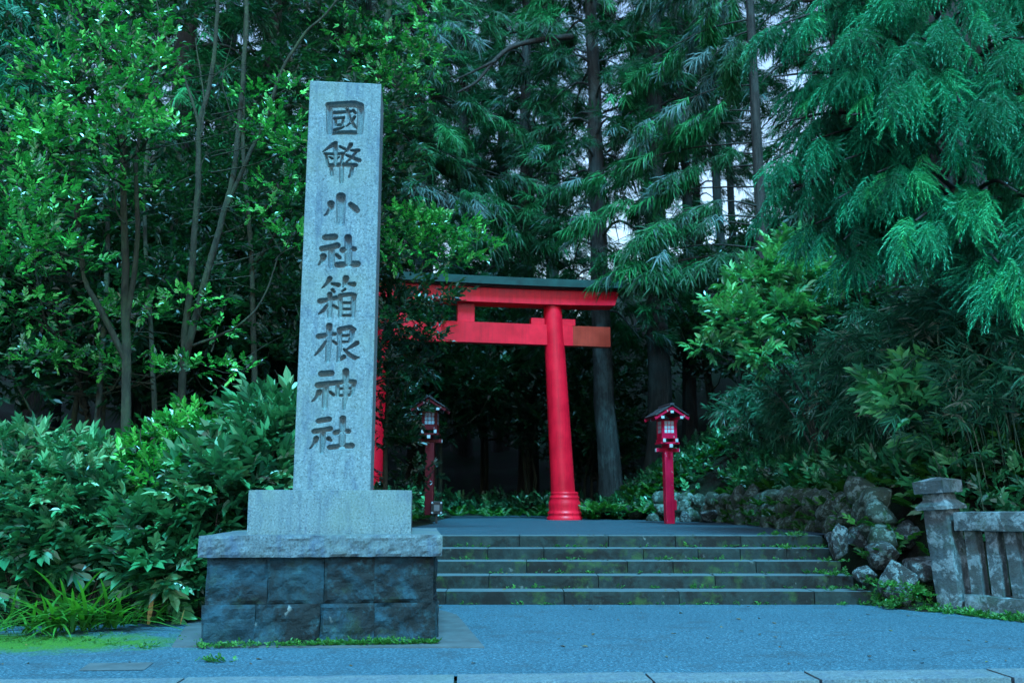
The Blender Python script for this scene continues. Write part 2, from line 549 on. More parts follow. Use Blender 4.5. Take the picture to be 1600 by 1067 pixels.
M['cedar_bark_pale'] = bark_mat('pale_lichen_cedar_bark', (0.008, 0.009, 0.009), (0.055, 0.057, 0.055), 0.7, (0.1, 0.14, 0.135))
M['bark'] = bark_mat('smooth_bark', (0.012, 0.012, 0.009), (0.045, 0.045, 0.03), 0.6, (0.055, 0.085, 0.035), (5, 5, 2))
M['twig'] = bark_mat('twig_bark', (0.05, 0.045, 0.035), (0.11, 0.1, 0.08), 0.2)

M['camellia'] = leaf_mat('camellia_leaf', [(0.0, (0.002, 0.018, 0.006)), (0.38, (0.007, 0.075, 0.017)), (0.7, (0.035, 0.33, 0.045)), (1.0, (0.1, 0.6, 0.085))], 0.27, 0.95, 0.22, (0.03, 0.3, 0.03))
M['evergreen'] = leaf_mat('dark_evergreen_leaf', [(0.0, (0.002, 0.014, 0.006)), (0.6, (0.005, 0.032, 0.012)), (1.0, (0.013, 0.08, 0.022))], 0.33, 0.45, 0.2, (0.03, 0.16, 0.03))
M['laurel'] = leaf_mat('laurel_leaf', [(0.0, (0.005, 0.04, 0.02)), (0.4, (0.02, 0.14, 0.06)), (0.8, (0.055, 0.36, 0.125)), (1.0, (0.15, 0.42, 0.18))], 0.36, 0.8, 0.22, (0.04, 0.2, 0.05))
M['iris'] = leaf_mat('iris_blade', [(0.0, (0.02, 0.12, 0.02)), (0.7, (0.045, 0.24, 0.035)), (0.95, (0.09, 0.3, 0.06)), (1.0, (0.3, 0.25, 0.05))], 0.3, 0.9, 0.3, (0.1, 0.4, 0.02))
M['yellow_leaf'] = leaf_mat('yellowed_blade', [(0.0, (0.4, 0.25, 0.08)), (1.0, (0.45, 0.3, 0.1))], 0.5, 0.3, 0.2, (0.4, 0.3, 0.1))
M['cedar'] = leaf_mat('cedar_needles', [(0.0, (0.001, 0.014, 0.005)), (0.5, (0.005, 0.065, 0.018)), (0.85, (0.014, 0.19, 0.045)), (0.95, (0.02, 0.22, 0.055)), (1.0, (0.09, 0.15, 0.14))], 0.55, 0.35, 0.2, (0.02, 0.16, 0.05))
M['cedar_near'] = leaf_mat('near_cedar_needles', [(0.0, (0.002, 0.04, 0.022)), (0.4, (0.008, 0.17, 0.085)), (0.8, (0.02, 0.42, 0.18)), (1.0, (0.06, 0.62, 0.17))], 0.5, 0.4, 0.22, (0.03, 0.25, 0.08))
M['bamboo'] = leaf_mat('bamboo_grass_leaf', [(0.0, (0.012, 0.07, 0.038)), (0.6, (0.035, 0.19, 0.1)), (0.93, (0.08, 0.32, 0.17)), (1.0, (0.25, 0.27, 0.2))], 0.36, 0.55, 0.2, (0.04, 0.2, 0.06))
M['fern'] = leaf_mat('fern_leaf', [(0.0, (0.015, 0.085, 0.015)), (0.7, (0.03, 0.15, 0.025)), (1.0, (0.06, 0.24, 0.03))], 0.5, 0.4, 0.28, (0.05, 0.3, 0.03))
M['pale_leaf'] = leaf_mat('pale_glossy_leaf', [(0.0, (0.016, 0.09, 0.035)), (0.5, (0.055, 0.3, 0.11)), (1.0, (0.16, 0.55, 0.17))], 0.28, 1.0, 0.28, (0.08, 0.35, 0.05))

# ------------------------------------------------------------------ the ground
STEP_Y = [10.46, 10.79, 11.12, 11.45, 11.78]
STEP_Z = [0.150, 0.293, 0.432, 0.571, 0.712]
LAND = 0.712

def sstep(a, b, x):
    t = np.clip((x - a) / (b - a), 0, 1)
    return t * t * (3 - 2 * t)

def terrain(x, y):
    x = np.asarray(x, float); y = np.asarray(y, float)
    z = np.zeros(np.broadcast(x, y).shape)
    # raised level behind the forecourt
    mid = sstep(-2.5, -2.2, x) * sstep(4.35, 4.1, x)
    z = LAND * (sstep(9.4, 12.2, y) * (1 - mid) + sstep(11.85, 12.1, y) * mid) - 0.03
    # left side rises gently behind the shrubs
    left = sstep(-1.3, -3.2, x)
    z = z + left * (0.3 * sstep(12.5, 17, y) + 0.05 * np.clip(-x - 3, 0, 12) * sstep(9.5, 14, y))
    # bank on the right
    xe = 4.75 - 2.4 * sstep(19.5, 23.5, y)
    lift = np.where(y < 19.5, 0.5, 0.5 - 0.45 * sstep(19.5, 22, y))
    d = np.clip(x - xe, 0, 40)
    bank = (lift * sstep(0.0, 0.35, d) + 0.62 * np.clip(d - 0.2, 0, 9) + 0.2 * np.clip(d - 9, 0, 30)) * sstep(8.2, 11.5, y)
    z = z + bank
    # added wooded slopes on three sides, raised to block low sky light
    d2 = np.hypot(x * 1.15, y - 8)
    z = z + np.minimum(0.38 * np.clip(d2 - 25, 0, 60), 16) * sstep(6, 12, y)
    # small unevenness outside the path
    rough = np.maximum(sstep(-1.8, -2.6, x), np.maximum(sstep(4.7, 5.2, x), sstep(26, 28, y))) * sstep(9, 11, y)
    z = z + rough * 0.12 * (np.sin(x * 2.1 + y * 1.3) + np.sin(x * 1.1 - y * 2.7 + 1.7)) * 0.6
    z = np.where(y < 6.0, -0.13, z)
    return z

def grid_mesh(name, xs, ys, zf, mat):
    Xg, Yg = np.meshgrid(xs, ys, indexing='ij')
    V = np.stack([Xg, Yg, zf(Xg, Yg)], -1).reshape(-1, 3)
    nx, ny = len(xs), len(ys)
    i, j = np.meshgrid(np.arange(nx - 1), np.arange(ny - 1), indexing='ij')
    a = (i * ny + j).ravel()
    F = np.stack([a, a + ny, a + ny + 1, a + 1], 1)
    mb = MB(); mb.add(V, F)
    return mb.mesh(name, mat, True)

xs = np.concatenate([np.linspace(-400, -20, 14)[:-1], np.linspace(-20, -4, 33)[:-1], np.linspace(-4, 8, 61)[:-1], np.linspace(8, 22, 29)[:-1], np.linspace(22, 400, 14)])
ys = np.concatenate([np.linspace(-400, 5, 12)[:-1], [5, 5.99, 6.0], np.linspace(6.3, 26, 100), np.linspace(26.5, 60, 50), np.linspace(65, 600, 18)])
ground = tag(obj('ground', grid_mesh('ground', xs, ys, terrain, M['soil'])), 'dark mossy forest floor and bank under the trees', kind='structure')

def sheet(name, pts, z, mat, sub=0):
    me = bpy.data.meshes.new(name)
    me.from_pydata([(p[0], p[1], z) for p in pts], [], [tuple(range(len(pts)))])
    me.materials.append(mat)
    return me

KA, KB = np.array([-3.35, 6.13]), np.array([3.57, 6.50])         # back edge of the kerb
kd = (KB - KA) / np.linalg.norm(KB - KA)
kn = np.array([-kd[1], kd[0]])
def kerb_pt(t, off): return KA + kd * t + kn * off
fl, fr = kerb_pt(-14, -0.02), kerb_pt(20, -0.02)
forecourt = obj('forecourt', sheet('forecourt', [fl, fr, (14, 9.0), (5.3, 9.0), (4.45, 10.2), (4.2, 10.52), (-2.6, 10.52), (-2.9, 9.6), (-3.4, 8.9), (-4.4, 8.7), (-9, 8.4), (-16, 8)], 0.004, M['asphalt']))
tag(forecourt, 'blue grey asphalt forecourt in front of the steps', kind='structure')
rl, rr = kerb_pt(-60, -0.33), kerb_pt(60, -0.33)
tag(obj('road', sheet('road', [(-70, -60), (70, -60), rr, rl], -0.1, M['asphalt'])), 'asphalt road in front of the kerb', kind='structure')
path = obj('path', sheet('path', [(-1.9, 12.15), (4.25, 12.15), (4.45, 15), (4.35, 19.5), (3.3, 21.2), (1.9, 22.6), (1.7, 30), (-3.4, 30), (-3.6, 23), (-1.9, 21.5), (-1.55, 18)], LAND + 0.004, M['shaded_asphalt']))
tag(path, 'asphalt landing above the steps running under the gate', kind='structure')

# kerb of pale flush stones
kerb = tag(empty('kerb'), 'row of pale flush kerb stones along the road', kind='structure')
kj = [-3.2, -1.9, -0.55]
for px_ in (20, 300, 712, 1008, 1262, 1560):
    g = G(px_, 1055)
    kj.append(float(np.dot(g[:2] - KA, kd)))
kj += [kj[-1] + 1.3, kj[-1] + 2.6, kj[-1] + 3.9]
for i in range(len(kj) - 1):
    L = kj[i + 1] - kj[i] - 0.016
    me = worn_box('kerb_stone', L, 0.32, 0.22, M['kerb'], 0.004, 0.08, i + 1, 5)
    c = kerb_pt((kj[i] + kj[i + 1]) / 2, -0.175)
    o = obj('kerb_stone', me, kerb, (c[0], c[1], -0.205 + 0.003 * (i % 3)), (0, 0, math.atan2(kd[1], kd[0]) + 0.004 * ((i * 7) % 3 - 1)))
    o.data['n'] = 1

# concrete apron round the monument's foot
ap = [G(268, 1012), G(757, 1013), G(714, 962), G(690, 955), G(300, 965)]
am = box_mesh('apron', 1, 1, 1, M['apron'])
bm = bmesh.new()
lo = [bm.verts.new((p[0], p[1], -0.05)) for p in ap]; hi = [bm.verts.new((p[0], p[1], 0.016)) for p in ap]
bm.faces.new(hi); bm.faces.new(lo[::-1])
for i in range(5):
    j = (i + 1) % 5
    bm.faces.new((lo[i], lo[j], hi[j], hi[i]))
bmesh.ops.recalc_face_normals(bm, faces=bm.faces)
am = bpy.data.meshes.new('apron'); bm.to_mesh(am); bm.free(); am.materials.append(M['apron'])
tag(obj('apron_slab', am), 'thin worn concrete slab under the stone monument', kind='structure')
# small inspection cover set in the asphalt
ch = [G(122, 1047, 0.008), G(225, 1046, 0.008), G(240, 1034, 0.008), G(140, 1035, 0.008)]
tag(obj('drain_cover', sheet('drain_cover', ch, 0.008, M['apron'])), 'flat concrete drain cover in the asphalt near the kerb', 'drain cover')

# ------------------------------------------------------------------ steps
steps = tag(empty('steps', (0, 0, 0)), 'five wide dark stone steps up to the gate', kind='structure')
joints = [[640, 697, 881, 1060, 1271, 1362], [640, 764, 935, 1117, 1333], [640, 823, 981, 1052, 1182, 1315],
          [640, 762, 850, 1006, 1092, 1158, 1231, 1303], [640, 812, 952, 1057, 1160, 1289]]
for k in range(5):
    Yf = STEP_Y[k]
    z1 = STEP_Z[k]; z0 = STEP_Z[k - 1] - 0.06 if k else -0.06
    xs_ = [-2.3]
    for jx in joints[k]:
        xs_.append((jx - CX) / FPX * Yf / 1.03)
    for i in range(len(xs_) - 1):
        a, b = xs_[i], xs_[i + 1]
        me = worn_box('step_stone', b - a - 0.003, 0.46, z1 - z0, M['step'], 0.004, 0.05, k * 9 + i + 1, 4)
        obj('step_stone', me, steps, ((a + b) / 2, Yf + 0.23 + 0.004 * ((i * 5 + k) % 3 - 1), z0 + 0.0025 * ((i * 3 + k) % 3)))

# ------------------------------------------------------------------ the inscribed monument
MON_A = R_(6.0)
mon = empty('stone_monument', (-1.66, 8.5, 0), MON_A)
tag(mon, 'tall grey stone pillar carved with Japanese characters on a stepped stone base', 'monument')
rng = np.random.default_rng(5)

def mon_inv(p):
    d = np.array(p, float) - np.array([-1.66, 8.5, 0])
    c, s = math.cos(-MON_A), math.sin(-MON_A)
    return np.array([d[0] * c - d[1] * s, d[0] * s + d[1] * c, d[2]])

BW, BH = 1.87, 0.705
core = box_mesh('core', BW - 0.12, BW - 0.12, BH - 0.02, M['basalt'])
obj('core', core, mon, (0, 0, 0.0))
def ring(z0, h, cuts, inset, seed):
    W = BW - inset
    for side in range(4):
        cc = cuts if side % 2 == 0 else [c * 0.82 for c in cuts]
        full = W if side % 2 == 0 else W - 0.5
        e = [-full / 2] + [c * full for c in cuts] + [full / 2]
        ang = side * math.pi / 2
        for i in range(len(e) - 1):
            L = e[i + 1] - e[i] - 0.009
            me = worn_box('block', L, 0.25, h - 0.006, M['basalt'], 0.008, 0.026 if side in (0, 1) else 0.08, seed + side * 11 + i, 3.6, 0.045)
            mx, my = (e[i] + e[i + 1]) / 2, -W / 2 + 0.125
            c, s = math.cos(ang), math.sin(ang)
            obj('block', me, mon, (mx * c - my * s, mx * s + my * c, z0), (0, 0, ang))
ring(0.335, 0.368, [-0.235, 0.012, 0.235], 0.04, 3)
ring(-0.02, 0.353, [-0.275, 0.0, 0.235], 0.0, 51)
cap = worn_box('cap_slab', 1.96, 1.96, 0.168, M['granite_cap'], 0.006, 0.02, 8, 6.0, 0.032)
obj('cap_slab', cap, mon, (0, 0, 0.705))
blk = worn_box('plinth_block', 1.385, 1.385, 0.376, M['granite_block'], 0.004, 0.07, 4, 4)
obj('plinth_block', blk, mon, (0.03, 0, 0.87))

# carved pillar
PW, PD, PZ0, PZ1 = 0.69, 0.6, 1.242, 5.19
PXC = 0.0
strokes = []
def char(ox, oy, sc, lst):
    for st in lst:
        strokes.append([(ox + x / sc, oy + y / sc, r / sc) for x, y, r in st])
char(495, 150, 8.21, [
    [(160, 125, 36), (162, 300, 36), (165, 465, 34)], [(150, 120, 34), (300, 112, 36), (480, 105, 40), (562, 130, 36)],
    [(562, 130, 38), (562, 300, 38), (548, 470, 36)], [(170, 478, 20), (380, 470, 22), (550, 472, 22)],
    [(225, 218, 18), (340, 208, 18), (440, 200, 14)], [(235, 290, 13), (247, 372, 12)], [(225, 290, 14), (345, 280, 15)],
    [(342, 285, 13), (325, 368, 12)], [(247, 374, 12), (328, 370, 12)], [(222, 436, 15), (300, 418, 14), (345, 398, 8)],
    [(388, 165, 16), (420, 280, 16), (475, 380, 18), (512, 410, 9)], [(485, 272, 15), (440, 340, 12), (380, 392, 7)], [(466, 186, 15), (495, 222, 14)],
    [(210, 625, 24), (140, 672, 15), (80, 715, 5)], [(235, 612, 27), (240, 700, 24), (240, 820, 20), (235, 870, 14)], [(295, 650, 12), (358, 680, 15)],
    [(100, 742, 11), (215, 745, 13), (345, 738, 15)], [(117, 757, 14), (130, 830, 14), (150, 885, 13)], [(332, 748, 14), (322, 830, 13), (300, 880, 9)],
    [(165, 785, 8), (200, 805, 11)], [(285, 785, 8), (262, 802, 9)],
    [(438, 625, 24), (402, 680, 17), (365, 718, 8)], [(440, 700, 11), (535, 700, 19)], [(510, 715, 14), (440, 800, 13), (380, 850, 8)],
    [(380, 760, 13), (450, 790, 17), (545, 828, 23)],
    [(160, 893, 23), (340, 880, 21), (500, 890, 23)], [(182, 900, 19), (190, 1010, 16)], [(320, 870, 24), (318, 1000, 24), (315, 1105, 20)],
    [(460, 900, 20), (440, 1005, 18), (412, 1042, 9)]])
char(490, 290, 7.625, [
    [(325, 138, 50), (325, 300, 45), (322, 430, 43)], [(205, 220, 38), (207, 270, 27), (165, 330, 15), (130, 355, 6)], [(440, 225, 25), (490, 270, 35), (515, 300, 30)],
    [(140, 620, 33), (250, 612, 35)], [(100, 752, 29), (200, 735, 29), (280, 715, 33)], [(215, 760, 33), (212, 900, 33), (210, 965, 26)],
    [(115, 845, 35), (105, 890, 24), (60, 945, 7)], [(270, 825, 17), (310, 860, 19)], [(345, 770, 31), (430, 745, 27), (485, 757, 26)],
    [(410, 622, 38), (415, 760, 38), (412, 930, 36)], [(280, 945, 31), (400, 940, 33), (520, 935, 35)]])
char(485, 425, 7.118, [
    [(215, 75, 25), (190, 120, 17), (130, 178, 5)], [(240, 130, 12), (310, 145, 23)], [(245, 200, 17), (262, 220, 13)],
    [(395, 70, 31), (382, 135, 22), (366, 165, 8)], [(420, 130, 12), (482, 138, 25)], [(385, 192, 12), (352, 216, 8)],
    [(105, 325, 27), (190, 310, 21), (285, 287, 21)], [(215, 250, 25), (215, 380, 25), (212, 492, 22)], [(185, 375, 16), (140, 430, 17), (92, 466, 6)], [(252, 373, 13), (300, 402, 15)],
    [(330, 268, 22), (335, 380, 21), (328, 490, 18)], [(340, 260, 20), (460, 248, 20), (495, 262, 18)], [(482, 262, 26), (475, 380, 23), (472, 490, 19)],
    [(350, 343, 12), (455, 343, 12)], [(350, 412, 12), (455, 412, 12)], [(350, 482, 13), (455, 482, 13)],
    [(90, 717, 27), (190, 700, 23), (275, 690, 15)], [(210, 600, 31), (205, 760, 29), (190, 985, 22)], [(175, 772, 13), (120, 850, 17), (52, 925, 8)], [(250, 770, 11), (292, 800, 15)],
    [(322, 642, 25), (325, 800, 23), (308, 990, 17)], [(330, 637, 25), (440, 615, 23), (490, 640, 17)], [(467, 642, 28), (457, 720, 23), (440, 770, 18)],
    [(355, 708, 13), (440, 704, 13)], [(355, 775, 11), (432, 775, 11)], [(318, 985, 13), (372, 945, 22)],
    [(518, 790, 23), (455, 830, 17), (392, 866, 5)], [(372, 860, 10), (430, 920, 21), (490, 955, 23), (535, 950, 7)]])
char(475, 570, 7.35, [
    [(200, 107, 33), (310, 98, 33)], [(160, 237, 33), (300, 215, 27), (440, 200, 22)], [(250, 260, 31), (240, 380, 29), (235, 480, 26)],
    [(175, 310, 29), (150, 370, 21), (92, 420, 6)], [(300, 315, 15), (337, 346, 17)],
    [(480, 75, 33), (480, 260, 29), (468, 400, 22), (455, 512, 9)], [(385, 240, 20), (385, 350, 18)], [(520, 190, 23), (575, 200, 27), (560, 290, 20), (537, 345, 18)],
    [(400, 275, 13), (535, 270, 13)], [(400, 352, 14), (535, 346, 15)], [(440, 205, 18), (525, 192, 20)],
    [(165, 646, 27), (285, 625, 29)], [(120, 766, 29), (220, 750, 25), (300, 735, 27)], [(215, 780, 29), (212, 900, 27), (205, 1000, 18)],
    [(140, 845, 27), (120, 910, 21), (68, 960, 6)], [(280, 848, 24), (305, 868, 17)], [(360, 780, 27), (430, 762, 23), (510, 765, 25)],
    [(445, 615, 31), (440, 760, 31), (435, 920, 31)], [(295, 950, 27), (420, 935, 27), (545, 930, 31)]])

def carve_uv(px, py):
    """photo pixel to the pillar's front plane, in the monument's own frame"""
    e = mon_inv(EYE); d = ray(px, py)
    c, s = math.cos(-MON_A), math.sin(-MON_A)
    d = np.array([d[0] * c - d[1] * s, d[0] * s + d[1] * c, d[2]])
    t = (-PD / 2 - e[1]) / d[1]
    q = e + d * t
    return q[0], q[2], t / FPX

NX, NZ = 112, 720
gu = np.linspace(-PW / 2, PW / 2, NX + 1)
gv = np.linspace(PZ0, PZ1, NZ + 1)
UU, VV = np.meshgrid(gu, gv, indexing='ij')
sd = np.full(UU.shape, 1.0)
for st in strokes:
    q = [carve_uv(x, y) + (r,) for x, y, r in st]
    for (x0, z0, k0, r0), (x1, z1, k1, r1) in zip(q[:-1], q[1:]):
        R0, R1 = r0 * k0 * 1.08 + 0.002, r1 * k1 * 1.08 + 0.002
        pad = max(R0, R1) + 0.05
        i0, i1 = np.searchsorted(gu, [min(x0, x1) - pad, max(x0, x1) + pad])
        j0, j1 = np.searchsorted(gv, [min(z0, z1) - pad, max(z0, z1) + pad])
        u, v = UU[i0:i1, j0:j1], VV[i0:i1, j0:j1]
        dx, dz = x1 - x0, z1 - z0
        t = np.clip(((u - x0) * dx + (v - z0) * dz) / (dx * dx + dz * dz + 1e-9), 0, 1)
        dist = np.hypot(u - x0 - t * dx, v - z0 - t * dz) - (R0 + (R1 - R0) * t)
        sd[i0:i1, j0:j1] = np.minimum(sd[i0:i1, j0:j1], dist)
depth = 0.06 * np.clip((-sd + 0.0015) / 0.007, 0, 1) * (0.55 + 0.45 * np.clip(-sd / 0.03, 0, 1))
edge_r = 0.006
de = np.minimum(np.minimum(UU + PW / 2, PW / 2 - UU), PZ1 - VV)
chamf = np.where(de < edge_r, (edge_r - de), 0)
wob = 0.0015 * np.sin(UU * 31 + VV * 7) * np.sin(VV * 17 + 3 * UU)
mb = MB()
V = np.stack([UU, -PD / 2 + depth + chamf + wob, VV], -1).reshape(-1, 3)
i, j = np.meshgrid(np.arange(NX), np.arange(NZ), indexing='ij')
a = (i * (NZ + 1) + j).ravel()
mb.add(V, np.stack([a, a + NZ + 1, a + NZ + 2, a + 1], 1))
h, yb, yf = PW / 2, PD / 2, -PD / 2 + edge_r
mb.add([(h, yf, PZ0), (h, yb, PZ0), (h, yb, PZ1), (h, yf, PZ1), (-h, yf, PZ0), (-h, yb, PZ0), (-h, yb, PZ1), (-h, yf, PZ1)],
       [(0, 1, 2, 3), (5, 4, 7, 6), (1, 5, 6, 2), (3, 2, 6, 7)])
obj('carved_pillar', mb.mesh('carved_pillar', M['granite'], False), mon)

# ------------------------------------------------------------------ torii
TOR = np.array([-1.03, 21.32, LAND])
TA = math.atan2(0.9, 4.5)
torii = tag(empty('torii_gate', TOR, TA), 'large red wooden torii gate with dark roofed top beam', 'gate')
HS = 2.33
for sgn in (1, -1):
    lean = -sgn * 0.05
    prof = [(0.295, 0.62), (0.285, 1.0), (0.272, 2.2), (0.25, 4.0), (0.222, 5.2)]
    col_me = lathe('column', prof, M['red'], 40, (lean, 0), 0)
    o = obj('column', col_me, torii, (sgn * HS, 0, 0))
    bp = [(0.0, -0.1), (0.42, -0.1), (0.425, 0.0), (0.425, 0.06), (0.40, 0.085), (0.395, 0.12), (0.405, 0.14), (0.405, 0.17), (0.385, 0.19), (0.372, 0.24), (0.385, 0.33), (0.378, 0.42),
          (0.35, 0.47), (0.352, 0.50), (0.358, 0.52), (0.352, 0.545), (0.325, 0.56), (0.328, 0.6), (0.335, 0.625), (0.325, 0.65), (0.298, 0.66), (0.0, 0.66)]
    obj('column_base', lathe('column_base', bp, M['red'], 40), o)

def beam(name, L0, L1, z0, z1, d, mat, sori=0.0, slant=0.0, n=24, roof=0.0):
    """long beam along x from L0 to L1, ends rising by sori, optional ridge on top"""
    xs = np.linspace(L0, L1, n + 1)
    half = max(abs(L0), abs(L1))
    rows = []
    for x in xs:
        up = sori * (abs(x) / half) ** 3
        e = slant * (x / half) if abs(abs(x) - half) < 1e-6 else 0
        pr = [(x, -d / 2, z0 + up), (x, d / 2, z0 + up), (x + e, d / 2, z1 + up), (x + e, 0, z1 + up + roof), (x + e, -d / 2, z1 + up)]
        rows.append(pr)
    V = np.array(rows).reshape(-1, 3)
    F = []
    for i in range(n):
        for j in range(5):
            k = (j + 1) % 5
            F.append((i * 5 + j, i * 5 + k, (i + 1) * 5 + k, (i + 1) * 5 + j))
    mb = MB(); mb.add(V, F)
    mb.add(np.array(rows[0]), [(0, 1, 2, 3), ] ) if False else None
    mb.add(np.array([rows[0]]).reshape(-1, 3), np.array([[0, 4, 3, 2], [0, 2, 1, 1]])[:1])
    mb.add(np.array([rows[0][0], rows[0][2], rows[0][1]]), [(0, 1, 2)])
    mb.add(np.array([rows[-1]]).reshape(-1, 3), [(0, 1, 2, 4)])
    mb.add(np.array([rows[-1][2], rows[-1][3], rows[-1][4]]), [(0, 1, 2)])
    return mb.mesh(name, mat, False)

ka = obj('lintel', beam('lintel', -3.6, 3.6, 5.17, 5.53, 0.56, M['red'], 0.05, 0.12), torii)
obj('roof_board', beam('roof_board', -3.68, 3.68, 5.533, 5.57, 0.74, M['soffit'], 0.05, 0.1), torii)
obj('roof', beam('roof', -3.8, 3.8, 5.573, 5.76, 0.98, M['copper'], 0.055, 0.1, roof=0.08), torii)
obj('tie_beam', beam('tie_beam', -2.56, 2.56, 4.2, 4.7, 0.24, M['red'], 0), torii)
for sgn in (1, -1):
    lo, hi = (2.55, 3.52) if sgn > 0 else (-3.52, -2.55)
    e = obj('tie_beam_end', beam('tie_beam_end', lo, hi, 4.203, 4.697, 0.232, M['red_orange'], 0), torii)
    e['label'] = 'faded orange end of the tie beam outside the column'
    for off in (-0.43, 0.35):
        obj('wedge', box_mesh('wedge', 0.34, 0.2, 0.16, M['red'], 0.006), torii, (sgn * (2.11 + off * (1 if sgn > 0 else 1)), 0, 4.702))
obj('strut', box_mesh('strut', 0.42, 0.2, 0.5, M['red'], 0.008), torii, (-0.1, 0, 4.7))

# ------------------------------------------------------------------ lanterns
def lantern(name, loc, rz, label, red, dark, paper='paper'):
    t = tag(empty(name, loc, rz), label, 'lantern', 'roofed lanterns on red posts')
    t.scale = (0.78, 0.78, 0.96)
    post = obj('post', box_mesh('post', 0.225, 0.225, 1.53, M[red], 0.02, 2), t, (0, 0, -0.05))
    zb = 1.47
    for ax in (0, 1):
        b = obj('bracket', box_mesh('bracket', 0.62 if ax == 0 else 0.09, 0.09 if ax == 0 else 0.62, 0.075, M[red], 0.004), t, (0, 0, zb + 0.079 * ax))
        for s in (-1, 1):
            lo = (s * 0.313, 0, 0.0035) if ax == 0 else (0, s * 0.313, 0.0035)
            obj('end_cap', box_mesh('end_cap', 0.012 if ax == 0 else 0.084, 0.084 if ax == 0 else 0.012, 0.068, M['white']), b, lo)
    z = zb + 0.156
    obj('floor_board', box_mesh('floor_board', 0.5, 0.5, 0.035, M[red], 0.004), t, (0, 0, z))
    # white-ended bearers under the box
    for sx in (-1, 1):
        br = obj('bearer', box_mesh('bearer', 0.075, 0.56, 0.075, M[red], 0.003), t, (sx * 0.165, 0, z + 0.036))
        for sy in (-1, 1):
            obj('end_cap', box_mesh('end_cap', 0.07, 0.012, 0.07, M['white']), br, (0, sy * 0.283, 0.0025))
    z += 0.112
    bxs = obj('lamp_box', box_mesh('lamp_box', 0.36, 0.36, 0.4, M[dark], 0.004), t, (0, 0, z))
    for k in range(4):
        a = k * math.pi / 2
        c, s = math.cos(a), math.sin(a)
        pan = obj('lattice_panel', box_mesh('lattice_panel', 0.33, 0.02, 0.37, M[red], 0.002), t, (0.183 * s, -0.183 * c, z + 0.005), (0, 0, a))
        for ix in range(3):
            for iz in range(3):
                obj('pane', box_mesh('pane', 0.07, 0.012, 0.07, M[paper]), pan, ((ix - 1) * 0.088, -0.009, 0.115 + iz * 0.086))
        obj('corner_post', box_mesh('corner_post', 0.042, 0.042, 0.41, M[red], 0.003), t, (0.182 * (s + c), 0.182 * (s - c), z))
    z += 0.4
    # gabled roof, ridge along local y
    roof = empty('roof', (0, 0, z), 0, t)
    ang = R_(27)
    half, run = 0.47, 0.42
    for s in (-1, 1):
        for r in range(5):                              # overlapping shingle courses
            d0 = r * 0.094
            me = box_mesh('shingle_course', 0.118, 0.98, 0.02, M['shingle'], 0.003)
            o = obj('shingle_course', me, roof, (s * (0.05 + d0) * math.cos(ang), 0, 0.245 - (0.05 + d0) * math.sin(ang) + 0.03 + 0.003 * (r % 2)), (0, s * (ang - R_(5)), 0))
        for e in (-1, 1):
            obj('barge_board', box_mesh('barge_board', 0.5, 0.035, 0.06, M[red], 0.003), roof, (s * 0.212, e * 0.44, 0.085), (0, s * ang, 0))
        obj('eave_board', box_mesh('eave_board', 0.46, 0.88, 0.018, M[dark], 0.002), roof, (s * 0.205, 0, 0.132), (0, s * ang, 0))
    obj('ridge_cap', box_mesh('ridge_cap', 0.11, 1.0, 0.05, M['shingle'], 0.01), roof, (0, 0, 0.265))
    for px_, pz in ((0, 0.135), (-0.25, 0.02), (0.25, 0.02)):
        pu = obj('purlin', box_mesh('purlin', 0.06, 0.8, 0.055, M[red], 0.003), roof, (px_, 0, pz - 0.02))
        for e in (-1, 1):
            obj('end_cap', box_mesh('end_cap', 0.08, 0.012, 0.05, M['white']), pu, (0, e * 0.462, 0.0))
    return t

lr = lantern('wooden_lantern', (3.12, 18.1, LAND), R_(9), 'bright red roofed lantern on chipped red post right of the gate', 'lamp_red', 'lamp_red_dark')
obj('junction_box', box_mesh('junction_box', 0.1, 0.14, 0.2, M['lamp_red'], 0.006), lr, (0.13, -0.02, 0.28))
ll = lantern('wooden_lantern', (-1.68, 18.5, 0.92), R_(-3), 'dark shaded red roofed lantern on post beside the stone pillar', 'lamp_red_dark', 'lamp_red_dark', 'paper_shaded')
# crescent shaped bracket on the left post
mb = MB()
arc = [(0.035 * math.cos(t), 0, 0.035 * math.sin(t)) for t in np.linspace(-1.9, 1.9, 9)]
tube(mb, arc, 0.009, 5)
obj('hook', mb.mesh('hook', M['white'], True), ll, (0.04, -0.115, 0.62))
# small ground floodlight beside it
fp = P(682, 806, 18.2)
fl_ = tag(empty('floodlight', (fp[0], fp[1], fp[2] - 0.05), R_(5)), 'small square black floodlight low beside the shaded lantern post', 'floodlight')
obj('housing', box_mesh('housing', 0.24, 0.12, 0.26, M['black'], 0.015), fl_, (0, 0, 0.08))
obj('face', box_mesh('face', 0.11, 0.012, 0.12, plain('dull_glass', (0.12, 0.13, 0.14), 0.3)), fl_, (0, -0.062, 0.15))
for sx in (-1, 1):
    for sz in (0, 1):
        obj('bolt', box_mesh('bolt', 0.035, 0.014, 0.035, M['white'], 0.006), fl_, (sx * 0.088, -0.06, 0.095 + sz * 0.195))
obj('stake', box_mesh('stake', 0.04, 0.04, 0.3, M['black']), fl_, (0, 0, -0.2))

